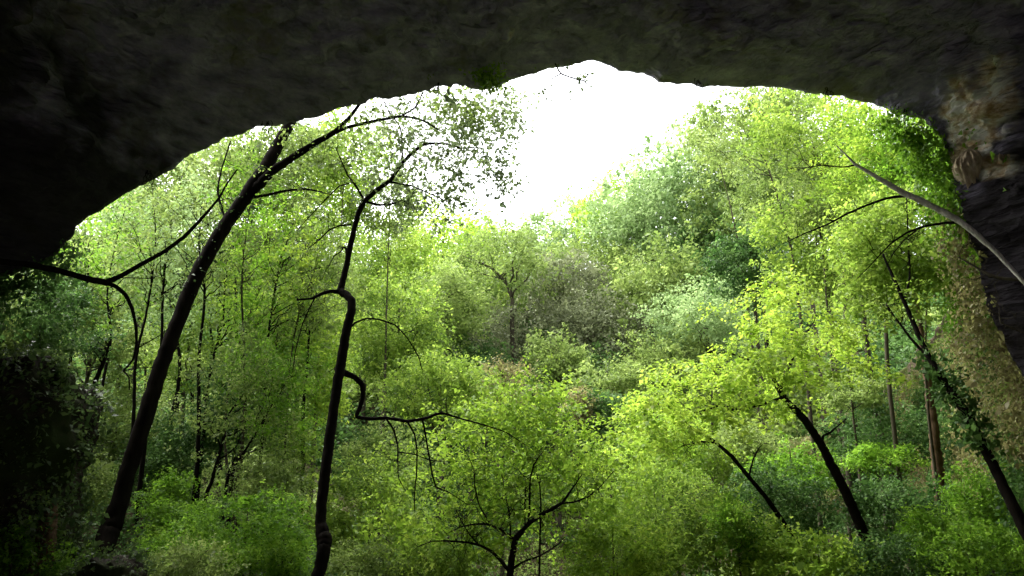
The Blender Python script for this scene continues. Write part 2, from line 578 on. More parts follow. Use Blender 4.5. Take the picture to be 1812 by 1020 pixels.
def flowstone(name, label, loc, R, H, seed):
    """Ribbed mineral tongue: wide mound on top, grooved drips running down to an uneven hem."""
    nth, nz = 120, 70
    th = np.linspace(0, 2 * math.pi, nth, endpoint=False)
    t = np.linspace(0, 1, nz)
    T, S = np.meshgrid(th, t)
    ribs = fbm(np.stack([np.cos(T) * 3.2, np.sin(T) * 3.2, S * 0.9], -1).reshape(-1, 3) + seed, 4, seed).reshape(T.shape)
    fine = fbm(np.stack([np.cos(T) * 9, np.sin(T) * 9, S * 4], -1).reshape(-1, 3) + seed, 3, seed + 2).reshape(T.shape)
    prof = np.sin(np.clip(S * 3.4 + 0.02, 0, math.pi / 2)) * (1 - 0.78 * S ** 1.2) * np.sqrt(np.clip(1 - S ** 9, 0, 1))
    r = R * prof * (1 + 0.28 * ribs + 0.22 * fine)
    hem = 1 + 0.6 * ribs * S
    z = H * (0.45 - S * hem)
    v = np.stack([np.cos(T) * r, np.sin(T) * r, z], -1).reshape(-1, 3)
    i, j = np.meshgrid(np.arange(nz - 1), np.arange(nth), indexing="ij")
    a, b = (i * nth + j).ravel(), (i * nth + (j + 1) % nth).ravel()
    o = mesh_obj(name, v, np.stack([a, a + nth, b + nth, b], -1), ROCKOCHRE, None, True)
    o.location = tuple(loc)
    o["label"] = label
    o["category"] = "rock"
    return o


# side cliff beyond the mouth (earth and rock face under hanging growth)
CLIFF_PLAN = [(9.0, 12.2, 11.5), (9.9, 14, 11), (11.4, 17, 9.0), (13.0, 20.5, 6.8), (14.2, 24, 4.8), (13.6, 28, 2.8), (11.8, 32, 1.0)]
LCLIFF_PLAN = [(-9.9, 12.4, 6.2), (-10.1, 13.6, 5.0), (-10.7, 15.2, 3.6), (-12.8, 18, 2.6), (-17, 22, 2.4)]


def cliff_surface(plan, seed, nu=150, nv=90):
    P = catmull(plan, 10)
    s = np.concatenate([[0], np.cumsum(np.linalg.norm(np.diff(P[:, :2], axis=0), axis=1))])
    u = np.linspace(0, s[-1], nu)
    x, y, top = (np.interp(u, s, P[:, k]) for k in range(3))
    tx, ty = np.gradient(x), np.gradient(y)
    ln = np.hypot(tx, ty)
    nxv, nyv = ty / ln, -tx / ln
    sg = -1.0 if plan[0][0] > 0 else 1.0
    # outward normal toward the hollow (x -> 0)
    flip = np.where(nxv * sg < 0, -1, 1)
    nxv, nyv = nxv * flip, nyv * flip
    w = np.linspace(0, 1, nv)
    bot = ground_z(x, y) - 1.0
    Z = bot[None, :] + (top - bot)[None, :] * w[:, None]
    lean = (1 - w[:, None]) * 0.5
    X = x[None, :] + nxv[None, :] * lean
    Y = y[None, :] + nyv[None, :] * lean
    p = np.stack([X, Y, Z], -1).reshape(-1, 3)
    d = fbm(p * np.array([0.5, 0.5, 0.35]), 4, seed) * 0.8 + fbm(p * 1.7, 4, seed + 3) * 0.35
    N = np.stack([np.tile(nxv, nv), np.tile(nyv, nv), np.zeros(nu * nv)], -1)
    return p + N * d[:, None], N, nu, nv


def make_cliff(plan, seed, mat, label):
    p, N, nu, nv = cliff_surface(plan, seed)
    # a rounded top that runs back into the hill gives the face its thickness
    g = p.reshape(nv, nu, 3)
    n2 = N.reshape(nv, nu, 3)
    back = [g[-1] - n2[-1] * k + np.array([0, 0, h]) for k, h in ((0.6, 0.35), (1.6, 0.5), (4, 0.3), (8, -1.5), (8.2, -9))]
    G = np.concatenate([g, np.array(back)])
    i, j = np.meshgrid(np.arange(len(G) - 1), np.arange(nu - 1), indexing="ij")
    a = (i * nu + j).ravel()
    f = np.stack([a, a + 1, a + nu + 1, a + nu], -1)
    o = mesh_obj("cliff", G.reshape(-1, 3), f, mat, None, True)
    o["kind"] = "structure"
    o["label"] = label
    return p, N


cliff_p, cliff_n = make_cliff(CLIFF_PLAN, 51, ROCKTAN, "tan rock and earth face beside the hollow under hanging growth")
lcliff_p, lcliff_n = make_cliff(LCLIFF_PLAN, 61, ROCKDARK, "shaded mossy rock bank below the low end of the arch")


# ------------------------------------------------------------------ plants
def crown_points(center, rad, nclump, flat, rc_k, shell=0.45, low=-0.8):
    d = unit(rng.normal(size=(nclump * 3, 3)))
    r = rng.uniform(shell ** 2.2, 1, nclump * 3) ** (1 / 2.2)
    q = d * r[:, None]
    q = q[q[:, 2] > low][:nclump]
    rad = np.asarray(rad)
    return np.asarray(center) + q * rad, rad.mean() * rc_k * rng.uniform(0.65, 1.35, len(q))


def limb_path(a, b, sag=0.15, n=7, wob=0.05):
    a, b = np.asarray(a), np.asarray(b)
    t = np.linspace(0, 1, n)[:, None]
    ln = np.linalg.norm(b - a)
    mid = a * 0.45 + b * 0.55 + np.array([0, 0, ln * sag])
    p = a * (1 - t) ** 2 + 2 * mid * t * (1 - t) + b * t ** 2
    w = rng.normal(size=(n, 3)) * ln * wob
    w[0] = 0
    w[-1] = 0
    return p + w


STYLE = {  # flat, clump radius factor, leaves per spray, droop, upright
    "round": (0.75, 0.34, 8, 0.25, 0.9),
    "layer": (0.28, 0.40, 9, 0.10, 1.6),
    "loose": (0.60, 0.26, 7, 0.30, 0.7),
    "feather": (0.9, 0.36, 9, 0.55, 0.5),
    "bush": (0.7, 0.38, 8, 0.10, 0.8),
    "twig": (0.8, 0.36, 6, 0.10, 0.3),
}


def tree(name, label, crown, Y, kind, style="round", dens=1.0, leaf=5.0, clumps=26, bark=None, trunk=None, width=9, group=None, lean=0.0,
         cat="tree", limbs=14, depth=1.0, spread=1.0):
    """crown = (px, py, rx, ry) in photo pixels at distance Y; trunk = optional pixel polyline from the foot up."""
    px, py, rx, ry = crown
    m = mpp(py, Y)
    c = at(px, py, Y)
    rad = np.array([rx * m, 0.5 * (rx + ry) * m * depth, ry * m])
    bark = bark or BARKMID
    fl, rck, k, droop, upr = STYLE[style]
    cp, cr = crown_points(c, rad, clumps, fl, rck)
    gz = None
    if trunk:
        tp = [at(*q[:2], Y + (q[2] if len(q) > 2 else 0)) for q in trunk]
    else:
        bx = c[0] - lean * rad[0]
        tp = [np.array([bx, Y, float(ground_z(bx, Y)) - 0.3]), c - np.array([lean * rad[0] * 0.3, 0, rad[2] * 0.45]), c + np.array([0, 0, rad[2] * 0.65])]
    f0 = np.array(tp[0])
    gz = float(ground_z(f0[0], f0[1]))
    if f0[2] > gz + 0.05:
        ext = f0 + (f0 - np.array(tp[1])) * 0.15
        tp = [np.array([ext[0], ext[1], gz - 0.3])] + list(tp)
    tp = np.array(tp)
    path = catmull(tp, 10)
    path[1:-1] += rng.normal(size=(len(path) - 2, 3)) * width * m * 0.03
    r0 = width * m * 0.5
    rr = r0 * (1 - 0.86 * np.linspace(0, 1, len(path)) ** 1.1)
    rr[:2] *= np.array([1.5, 1.15])
    base = np.array([tp[0][0], tp[0][1], max(gz, tp[0][2])])
    root = thing(name, label, cat, base, group)
    tb = Tubes()
    tb.add(path, rr, 8, 0.03)
    order = rng.permutation(len(cp))[:limbs]
    for i in order:
        q = cp[i]
        hd = np.hypot(path[:, 0] - q[0], path[:, 1] - q[1])
        want = q[2] - 0.75 * hd.min() - 0.1
        cand = np.argmin(np.abs(path[:, 2] - want) + 0.2 * hd)
        cand = int(np.clip(cand, len(path) * 0.25, len(path) - 2))
        a = path[cand]
        lp = limb_path(a, q, 0.10)
        tb.add(lp, np.linspace(rr[cand] * 0.6, max(0.006, r0 * 0.06), len(lp)), 5)
    tb.build("trunk", bark, root, base)
    # leaves
    lv = Leaves()
    area = math.pi * rx * ry
    nl = area / (leaf * leaf * 0.30) * 4.2 * dens
    ns = max(30, int(nl / k))
    wt = cr ** 2
    idx = rng.choice(len(cp), ns, p=wt / wt.sum())
    g = rng.normal(size=(ns, 3))
    g = g / (np.linalg.norm(g, axis=1)[:, None] + 1e-6) * rng.uniform(0.1, 1, ns)[:, None] ** 0.6 * 1.25
    pos = cp[idx] + g * cr[idx][:, None] * np.array([1, 1, fl]) * spread
    pos[:, 2] -= (g[:, 0] ** 2 + g[:, 1] ** 2) * cr[idx] * 0.22
    # part of the leaf grows on stray twigs between and beyond the clumps
    stray = rng.uniform(size=ns) < (0.34 if style != "layer" else 0.15)
    q = unit(rng.normal(size=(ns, 3))) * (rng.uniform(size=(ns, 1)) ** 0.45) * 1.22
    pos[stray] = (c + q * rad)[stray]
    ctone = 0.5 + rng.normal(size=len(cp)) * 0.18
    tone = ctone[idx] + rng.normal(size=ns) * 0.08
    gl = ground_z(pos[:, 0], pos[:, 1])
    ok = pos[:, 2] > gl + 0.02
    lv.sprays(pos[ok], k, leaf * m * 2.6, leaf * m, tone[ok], droop, upr)
    lv.build("crown", LEAF[kind], root, base)
    return root


def shrub(name, label, crown, Y, kind, **kw):
    kw.setdefault("style", "bush")
    kw.setdefault("cat", "shrub")
    kw.setdefault("width", 5)
    kw.setdefault("limbs", 9)
    kw.setdefault("clumps", 22)
    return tree(name, label, crown, Y, kind, **kw)


# ---- branch tools for the traced trees
def trace(pts, Y0, Y1=None):
    """pts: (px, py, width px). Distance runs from Y0 to Y1 along the branch."""
    Y1 = Y0 if Y1 is None else Y1
    n = len(pts)
    P, R = [], []
    for i, q in enumerate(pts):
        Yk = Y0 + (Y1 - Y0) * i / max(1, n - 1)
        P.append(at(q[0], q[1], Yk))
        R.append(q[2] * 0.38 * mpp(q[1], Yk))
    P, R = np.array(P), np.array(R)
    per = 8
    path = catmull(P, per)
    if n > 2:
        tt = np.linspace(0, n - 1, len(path))
        lin = np.stack([np.interp(tt, np.arange(n), P[:, k]) for k in range(3)], -1)
        path = path * 0.35 + lin * 0.65
    rr = np.interp(np.linspace(0, n - 1, len(path)), np.arange(n), R)
    jig = rng.normal(size=path.shape) * (rr * 0.05)[:, None]
    jig[0] = 0
    path = path + jig
    return path, rr


def twig_fan(tb, path, rr, n, length, start=0.25, down=0.0, r=0.006):
    ends = []
    for _ in range(n):
        i = rng.integers(int(len(path) * start), len(path))
        a = path[i]
        d = unit(rng.normal(size=3) * np.array([1, 0.7, 0.8]) + np.array([0, 0, 0.25 - down]))
        ln = length * rng.uniform(0.4, 1.2)
        lp = limb_path(a, a + d * ln, 0.08 - down * 0.2, 6, 0.07)
        tb.add(lp, np.linspace(min(rr[i] * 0.6, r * 1.6), r * 0.4, len(lp)), 4)
        ends.append(lp[-1])
        for _k in range(2):
            b = lp[rng.integers(2, 5)]
            d2 = unit(d + rng.normal(size=3) * 0.7)
            l2 = limb_path(b, b + d2 * ln * 0.45, 0.05, 5, 0.08)
            tb.add(l2, np.linspace(r * 0.7, r * 0.3, len(l2)), 4)
            ends.append(l2[-1])
    return np.array(ends)


def foot(path):
    return np.array([path[0][0], path[0][1], min(path[0][2], float(ground_z(path[0][0], path[0][1])))])


def traced_tree(name, label, trunk_pts, Y0, Y1, branches, bark, twigs=10, twiglen=0.8, cat="tree", rough=0.06, group=None, to_ground=True):
    path, rr = trace(trunk_pts, Y0, Y1)
    g = float(ground_z(path[0][0], path[0][1]))
    if to_ground and path[0][2] > g:
        d = unit(path[0] - path[3])
        e = path[0] + d * min(4.0, (path[0][2] - g + 0.3) / max(0.35, -d[2]))
        path = np.vstack([e, (e + path[0]) / 2, path])
        rr = np.concatenate([[rr[0] * 1.25, rr[0] * 1.1], rr])
    base = path[0].copy()
    root = thing(name, label, cat, base, group)
    tb = Tubes()
    tb.add(path, rr, 10, rough)
    tb.build("trunk", bark, root, base)
    tips = []
    for bp, ya, yb, nt, tl in branches:
        bpath, br = trace(bp, ya, yb)
        # seat the branch in the stem it leaves
        b = Tubes()
        b.add(bpath, br, 7, rough)
        e = twig_fan(b, bpath, br, int(nt * 1.8) + 2, tl, r=0.0045)
        if len(e):
            tips.append(e)
        b.build("branch", bark, root, base)
    return root, base, (np.vstack(tips) if tips else np.zeros((0, 3))), path, rr


def leaf_cloud(root, base, pts, kind, leaf, k=6, per=3, spread=0.25, name="crown", droop=0.25, upright=0.6, tone=0.5):
    pts = np.asarray(pts)
    pos = np.repeat(pts, per, axis=0) + rng.normal(size=(len(pts) * per, 3)) * spread
    lv = Leaves()
    lv.sprays(pos, k, leaf * 2.6, leaf, tone + rng.normal(size=len(pos)) * 0.1, droop, upright)
    return lv.build(name, LEAF[kind], root, base)


def in_ellipse(px, py, rx, ry, Y, dY, n):
    out = []
    while len(out) < n:
        a, b = rng.uniform(-1, 1, 2)
        if a * a + b * b < 1:
            out.append(at(px + a * rx, py + b * ry, Y + rng.uniform(-dY, dY)))
    return np.array(out)


def clumpy(px, py, rx, ry, Y, dY, nclump, per, r):
    c = in_ellipse(px, py, rx, ry, Y, dY, nclump)
    return np.repeat(c, per, axis=0) + rng.normal(size=(nclump * per, 3)) * r

#SCENE#

# ================================================================== traced trees
# A: the thick leaning trunk by the low end of the arch
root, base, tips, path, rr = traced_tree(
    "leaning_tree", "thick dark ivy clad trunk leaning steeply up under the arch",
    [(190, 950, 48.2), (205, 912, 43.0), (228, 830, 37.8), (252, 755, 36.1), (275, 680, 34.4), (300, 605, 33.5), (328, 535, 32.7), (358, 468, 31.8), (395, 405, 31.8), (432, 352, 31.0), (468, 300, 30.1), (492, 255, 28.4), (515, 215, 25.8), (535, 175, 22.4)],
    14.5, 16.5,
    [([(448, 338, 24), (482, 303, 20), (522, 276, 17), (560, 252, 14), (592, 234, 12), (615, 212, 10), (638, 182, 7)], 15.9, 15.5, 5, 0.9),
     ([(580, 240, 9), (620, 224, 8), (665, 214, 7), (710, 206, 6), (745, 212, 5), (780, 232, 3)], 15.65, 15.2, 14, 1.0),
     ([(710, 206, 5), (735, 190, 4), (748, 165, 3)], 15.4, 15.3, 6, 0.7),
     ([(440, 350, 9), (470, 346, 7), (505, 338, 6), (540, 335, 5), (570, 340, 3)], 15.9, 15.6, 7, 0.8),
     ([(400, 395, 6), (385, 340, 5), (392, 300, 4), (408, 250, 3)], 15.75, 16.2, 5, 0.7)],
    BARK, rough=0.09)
ipos = path[rng.integers(int(len(path) * .45), len(path), 160)] + rng.normal(size=(160, 3)) * 0.16
lv = Leaves()
lv.sprays(ipos, 5, 0.2, 0.065, 0.15 + rng.normal(size=160) * 0.1, 0.3, 0.4)
lv.build("ivy", LEAF["dark"], root, base)
cl = np.vstack([clumpy(470, 265, 80, 50, 17.2, 0.6, 26, 16, 0.25), clumpy(560, 262, 70, 45, 16.4, 0.7, 22, 12, 0.25), tips[rng.integers(0, len(tips), 160)]])
leaf_cloud(root, base, cl, "fresh", 0.085, 6, 1, 0.10, tone=0.42)

# B: the bare branch that reaches in from the wall of the cave
path, rr = trace([(-90, 440, 20), (-40, 452, 18), (0, 463, 15), (55, 469, 14), (110, 481, 14), (160, 495, 15), (190, 501, 16)], 10.6, 11.6)
base = path[0].copy()
root = thing("bare_branch", "bare black forked branch reaching in from the rock wall, one fork hooking down", "branch", base)
tb = Tubes(); tb.add(path, rr, 9, 0.06); tb.build("stem", BARK, root, base)
for bp, ya, yb, nt, tl in [
        ([(186, 500, 13), (215, 488, 11), (250, 468, 10), (290, 446, 9), (325, 420, 9), (345, 400, 8), (370, 372, 6), (388, 350, 5), (402, 325, 4), (420, 300, 3)], 11.6, 12.4, 4, 0.5),
        ([(188, 501, 11), (205, 507, 10), (222, 522, 9), (234, 547, 8), (241, 580, 7), (241, 612, 6), (236, 635, 5), (225, 650, 4.5), (218, 656, 4), (228, 668, 3.5), (229, 690, 2.5)], 11.6, 11.4, 3, 0.35),
        ([(241, 618, 3), (262, 606, 2.5), (282, 594, 2), (300, 580, 1.5)], 11.5, 11.8, 2, 0.25),
        ([(218, 656, 3), (245, 652, 2.5), (272, 650, 1.5)], 11.4, 11.6, 2, 0.25),
        ([(205, 492, 3), (235, 492, 2.5), (275, 494, 1.5)], 11.6, 12, 2, 0.3)]:
    bpath, br = trace(bp, ya, yb)
    b = Tubes(); b.add(bpath, br, 7, 0.05); twig_fan(b, bpath, br, nt, tl, 0.5, r=0.005); b.build("branch", BARK, root, base)

# C: the slender crooked tree in the middle
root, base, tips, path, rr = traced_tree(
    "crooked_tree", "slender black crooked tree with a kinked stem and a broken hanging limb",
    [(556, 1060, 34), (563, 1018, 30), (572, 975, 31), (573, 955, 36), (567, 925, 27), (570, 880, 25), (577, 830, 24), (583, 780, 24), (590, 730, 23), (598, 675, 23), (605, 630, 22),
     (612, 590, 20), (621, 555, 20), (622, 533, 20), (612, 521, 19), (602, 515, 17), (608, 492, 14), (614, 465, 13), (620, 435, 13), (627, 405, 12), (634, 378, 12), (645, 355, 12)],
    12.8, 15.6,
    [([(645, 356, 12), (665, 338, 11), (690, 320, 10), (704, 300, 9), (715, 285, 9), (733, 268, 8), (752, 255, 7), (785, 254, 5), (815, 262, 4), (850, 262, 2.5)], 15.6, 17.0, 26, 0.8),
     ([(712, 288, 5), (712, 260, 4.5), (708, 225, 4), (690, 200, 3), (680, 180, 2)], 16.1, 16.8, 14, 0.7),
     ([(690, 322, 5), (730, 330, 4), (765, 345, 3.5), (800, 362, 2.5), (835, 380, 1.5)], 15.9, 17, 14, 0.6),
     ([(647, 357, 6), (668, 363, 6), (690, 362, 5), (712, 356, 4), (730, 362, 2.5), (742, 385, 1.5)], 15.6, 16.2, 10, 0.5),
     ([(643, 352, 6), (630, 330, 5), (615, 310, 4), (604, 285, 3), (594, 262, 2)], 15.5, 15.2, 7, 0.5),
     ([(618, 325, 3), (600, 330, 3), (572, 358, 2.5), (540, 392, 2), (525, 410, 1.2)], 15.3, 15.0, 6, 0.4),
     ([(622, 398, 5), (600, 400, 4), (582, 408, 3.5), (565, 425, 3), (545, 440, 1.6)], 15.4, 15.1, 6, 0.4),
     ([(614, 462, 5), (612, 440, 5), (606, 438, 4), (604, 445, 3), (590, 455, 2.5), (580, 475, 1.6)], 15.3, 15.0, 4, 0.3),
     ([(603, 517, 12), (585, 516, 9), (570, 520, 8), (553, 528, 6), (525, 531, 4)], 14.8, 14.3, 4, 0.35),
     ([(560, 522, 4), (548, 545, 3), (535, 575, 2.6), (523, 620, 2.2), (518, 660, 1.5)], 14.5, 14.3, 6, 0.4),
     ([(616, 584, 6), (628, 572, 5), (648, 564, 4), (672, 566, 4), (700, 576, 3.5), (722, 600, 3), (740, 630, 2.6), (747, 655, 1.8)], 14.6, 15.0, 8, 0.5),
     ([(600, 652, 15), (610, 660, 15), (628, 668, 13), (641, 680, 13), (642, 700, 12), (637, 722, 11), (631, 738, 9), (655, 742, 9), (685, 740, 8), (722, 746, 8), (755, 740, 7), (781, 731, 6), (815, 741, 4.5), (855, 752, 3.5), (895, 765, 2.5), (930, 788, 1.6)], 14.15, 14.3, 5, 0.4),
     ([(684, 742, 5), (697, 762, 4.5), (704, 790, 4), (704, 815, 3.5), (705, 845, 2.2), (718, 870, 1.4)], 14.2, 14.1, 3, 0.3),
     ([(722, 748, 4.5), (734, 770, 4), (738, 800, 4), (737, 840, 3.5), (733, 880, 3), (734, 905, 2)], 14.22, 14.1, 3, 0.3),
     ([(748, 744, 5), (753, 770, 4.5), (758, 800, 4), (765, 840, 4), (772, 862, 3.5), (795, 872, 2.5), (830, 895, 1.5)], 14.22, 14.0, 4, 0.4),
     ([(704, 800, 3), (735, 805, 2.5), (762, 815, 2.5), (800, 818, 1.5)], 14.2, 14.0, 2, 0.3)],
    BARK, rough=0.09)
cl = np.vstack([clumpy(740, 235, 100, 60, 16.6, 0.9, 58, 4, 0.34), clumpy(825, 220, 98, 72, 16.6, 0.9, 95, 4, 0.30), clumpy(835, 305, 80, 35, 16.4, 0.7, 26, 5, 0.16),
                clumpy(890, 322, 16, 22, 16.2, 0.3, 7, 8, 0.12), clumpy(712, 330, 70, 30, 16, 0.6, 24, 5, 0.18), clumpy(760, 370, 60, 24, 16.2, 0.6, 18, 5, 0.16), clumpy(890, 185, 30, 45, 16.8, 0.5, 22, 7, 0.14), tips[:170]])
leaf_cloud(root, base, cl, "lace", 0.095, 5, 1, 0.08, tone=0.5)
cl = np.vstack([clumpy(790, 190, 45, 30, 16.0, 0.5, 14, 8, 0.16), clumpy(850, 200, 30, 25, 16.2, 0.5, 10, 6, 0.16), clumpy(660, 250, 40, 40, 16.5, 0.6, 16, 6, 0.2)])
leaf_cloud(root, base, cl, "fresh", 0.095, 5, 1, 0.08, tone=0.5)

# D: the spreading little tree below the middle
root, base, tips, path, rr = traced_tree(
    "spreading_tree", "low spreading tree with thin black fan of limbs in lime green leaf",
    [(896, 1075, 22), (901, 1040, 19), (903, 1010, 17), (907, 980, 16), (912, 955, 15), (924, 940, 13)],
    14.0, 14.1,
    [([(924, 940, 11), (937, 926, 10), (957, 912, 9), (978, 900, 8), (995, 890, 7), (1012, 866, 4), (1030, 840, 2)], 14.1, 14.8, 12, 0.5),
     ([(993, 891, 5), (1015, 889, 4), (1040, 880, 3.5), (1062, 862, 2.4), (1085, 835, 1.5)], 14.4, 14.9, 10, 0.5),
     ([(912, 958, 9), (900, 948, 7), (885, 937, 6), (862, 928, 5), (838, 928, 4), (815, 933, 3), (790, 945, 1.6)], 14.1, 13.7, 10, 0.5),
     ([(902, 1012, 10), (888, 995, 8), (872, 978, 7), (850, 966, 6), (825, 960, 5), (795, 958, 4), (765, 958, 2.5), (740, 968, 1.5)], 14.0, 13.6, 12, 0.5),
     ([(848, 966, 4), (830, 945, 3.5), (815, 920, 2.6), (806, 900, 1.5)], 13.8, 13.8, 6, 0.4),
     ([(903, 1010, 7), (925, 995, 5), (955, 984, 4), (985, 966, 2.5), (1000, 950, 1.5)], 14.0, 14.4, 7, 0.4),
     ([(935, 928, 5), (937, 890, 4.5), (938, 850, 4), (945, 822, 3), (962, 798, 1.6)], 14.1, 14.6, 9, 0.5),
     ([(929, 934, 4), (929, 890, 3.5), (931, 850, 2)], 14.1, 14.3, 5, 0.4),
     ([(954, 1030, 5), (955, 980, 5), (956, 930, 4.5), (957, 890, 4), (955, 860, 3), (948, 835, 1.6)], 14.4, 14.5, 8, 0.4),
     ([(903, 955, 4), (903, 925, 4), (900, 905, 3), (895, 880, 2.4), (888, 840, 1.6)], 14.1, 14.4, 9, 0.5),
     ([(866, 925, 4), (848, 895, 3.5), (840, 860, 3), (838, 830, 2.2), (820, 790, 1.4)], 13.9, 14.2, 9, 0.5)],
    BARK, twigs=8)
cl = np.vstack([clumpy(915, 790, 150, 85, 15.9, 1.2, 72, 11, 0.32), clumpy(830, 880, 170, 95, 15.5, 1.3, 66, 10, 0.32), clumpy(1020, 860, 115, 85, 15.9, 1.3, 52, 10, 0.32),
                clumpy(930, 720, 80, 40, 15.6, 0.8, 34, 12, 0.26), clumpy(780, 960, 120, 50, 15.2, 0.9, 36, 11, 0.28)])
leaf_cloud(root, base, cl, "lime", 0.085, 7, 1, 0.10, tone=0.52, upright=1.1)

# E: the leaning tree that carries the brightest tiers of leaf
root, base, tips, path, rr = traced_tree(
    "tiered_tree", "leaning dark trunk carrying bright lime tiers of layered leaves",
    [(1585, 1085, 30), (1562, 1030, 27), (1545, 985, 26), (1528, 945, 25), (1512, 905, 24), (1492, 862, 22), (1470, 820, 21), (1452, 785, 19), (1432, 755, 18), (1412, 730, 17), (1392, 710, 15), (1375, 685, 12), (1362, 650, 8), (1358, 600, 5)],
    15.0, 16.2,
    [([(1385, 704, 9), (1360, 713, 8), (1325, 721, 7), (1292, 726, 6), (1280, 716, 5), (1255, 724, 4), (1228, 731, 3)], 16.1, 15.4, 10, 0.6),
     ([(1452, 786, 7), (1457, 772, 6), (1470, 765, 5), (1485, 752, 3), (1500, 740, 2)], 15.8, 15.6, 6, 0.5),
     ([(1380, 692, 8), (1400, 640, 6), (1420, 600, 4), (1440, 570, 2.5)], 16.1, 16.6, 8, 0.7),
     ([(1366, 662, 7), (1330, 640, 5), (1290, 625, 3.5), (1240, 625, 2)], 16.1, 15.8, 8, 0.7)],
    BARK, twigs=8)
spine = [(1400, 488, 40), (1372, 520, 60), (1425, 545, 55), (1350, 565, 75), (1480, 580, 55), (1420, 600, 80), (1310, 615, 70), (1370, 640, 90), (1225, 630, 60), (1270, 660, 85),
         (1330, 690, 75), (1160, 690, 60), (1215, 712, 85), (1130, 740, 55), (1185, 768, 75), (1105, 795, 45), (1500, 640, 45), (1250, 745, 55), (1440, 665, 50), (1400, 712, 40)]
parts, dirs = [], []
for tx, ty, trx in spine:
    for _ in range(int(trx / 7)):
        u_ = rng.normal() * 0.5
        px_, py_ = tx + u_ * trx, ty + rng.normal() * 10 + 14 * u_ * u_
        Y_ = 16.0 + rng.uniform(-1.3, 1.3)
        c_ = at(px_, py_, Y_)
        hd = rng.uniform(0, 2 * math.pi)
        dv = np.array([math.cos(hd) - 0.35, math.sin(hd) * 0.8, -0.32])
        nn = rng.integers(8, 15)
        s_ = np.linspace(0, rng.uniform(0.45, 0.9), nn)[:, None]
        q = c_ + dv * s_ + rng.normal(size=(nn, 3)) * np.array([0.09, 0.09, 0.03])
        q[:, 2] -= 0.25 * s_[:, 0] ** 2
        parts.append(q)
        dirs.append(np.tile(unit(dv), (nn, 1)))
cl = np.vstack(parts)
lv = Leaves()
lv.sprays(cl, 8, 0.24, 0.09, 0.72 + rng.normal(size=len(cl)) * 0.1, 0.12, 2.2, direction=np.vstack(dirs) * 0.7)
lv.build("crown", LEAF["lime"], root, base)

# F: the outermost leaning trunk
root, base, tips, path, rr = traced_tree(
    "slanting_tree", "thin dark trunk slanting in from beside the cliff with ivy at its elbow",
    [(1850, 1010, 30), (1822, 955, 27), (1795, 900, 25), (1770, 850, 24), (1748, 805, 22), (1728, 765, 21), (1705, 725, 20), (1685, 695, 19), (1660, 660, 16), (1640, 625, 13), (1620, 580, 11), (1600, 535, 9), (1580, 490, 7), (1562, 450, 5)],
    11.6, 14.2,
    [([(1640, 630, 7), (1612, 600, 6), (1590, 570, 5), (1570, 545, 3)], 13.6, 14.2, 7, 0.6),
     ([(1600, 535, 6), (1610, 490, 5), (1608, 440, 4), (1606, 395, 3), (1604, 350, 2)], 13.9, 14.6, 9, 0.6)],
    BARK)
ipos = path[rng.integers(int(len(path) * .35), int(len(path) * .7), 220)] + rng.normal(size=(220, 3)) * 0.13
lv = Leaves(); lv.sprays(ipos, 6, 0.22, 0.095, 0.55 + rng.normal(size=220) * 0.12, 0.3, 0.5); lv.build("ivy", LEAF["deep"], root, base)
cl = np.vstack([clumpy(1560, 430, 90, 70, 15.6, 0.9, 50, 18, 0.2), clumpy(1640, 470, 70, 60, 15.4, 0.8, 36, 16, 0.2), clumpy(1545, 520, 60, 50, 15.4, 0.7, 26, 14, 0.2), tips])
leaf_cloud(root, base, cl, "olive", 0.085, 7, 1, 0.1, tone=0.6)

# G: brown trunk against the cliff
tree("brown_trunk_tree", "straight reddish brown trunk in front of the cliff, ivy round its foot", (1600, 420, 95, 90), 17.5, "olive", "loose", 0.9,
     trunk=[(1668, 930), (1664, 880), (1658, 820), (1652, 760), (1645, 700), (1636, 640), (1628, 570), (1618, 500), (1608, 440)], width=24, bark=BARKRED)

# the dead trunk propped across the cave wall
root, base, tips, path, rr = traced_tree(
    "dead_trunk", "pale dead trunk slanting up from the dark cave wall across the leaves",
    [(1905, 590, 13.6), (1860, 545, 10.2), (1812, 500, 9.3), (1790, 476, 9.3), (1762, 446, 11.0), (1730, 417, 12.8), (1700, 393, 14.4), (1665, 373, 14.4), (1630, 356, 14.4), (1598, 341, 13.6), (1565, 322, 11.0), (1535, 304, 8.5), (1512, 290, 6.0), (1495, 272, 3.4), (1480, 258, 2.1)],
    10.6, 12.4,
    [([(1606, 346, 8), (1570, 351, 6), (1535, 363, 5.5), (1500, 378, 5), (1465, 397, 4), (1425, 413, 3), (1385, 432, 1.6)], 11.9, 12.8, 8, 0.35),
     ([(1702, 394, 8), (1670, 395, 6.5), (1635, 401, 6), (1605, 412, 5), (1578, 430, 4), (1560, 448, 3), (1540, 470, 2), (1515, 495, 1.2)], 11.5, 12.2, 8, 0.35),
     ([(1622, 408, 4), (1600, 425, 3), (1580, 450, 2), (1565, 480, 1.2)], 11.8, 12.1, 5, 0.3),
     ([(1518, 292, 5), (1490, 296, 3), (1455, 293, 2.5), (1410, 300, 1.4)], 12.3, 12.8, 5, 0.3)],
    BARKPALE, rough=0.07, to_ground=False)
for ch in list(root.children):
    if ch.name.startswith("branch"):
        ch.data.materials[0] = BARK
path, rr = trace([(1880, 500, 11), (1815, 495, 9), (1785, 494, 8), (1760, 490, 7), (1738, 480, 6), (1715, 466, 4), (1695, 455, 2)], 10.8, 11.8)
tb = Tubes(); tb.add(path, rr, 7, 0.06); twig_fan(tb, path, rr, 8, 0.5, 0.2, r=0.005)
o = tb.build("fallen_stick", BARKMID)
o["label"] = "short grey stick jutting from the cave wall under the pale trunk"; o["category"] = "branch"
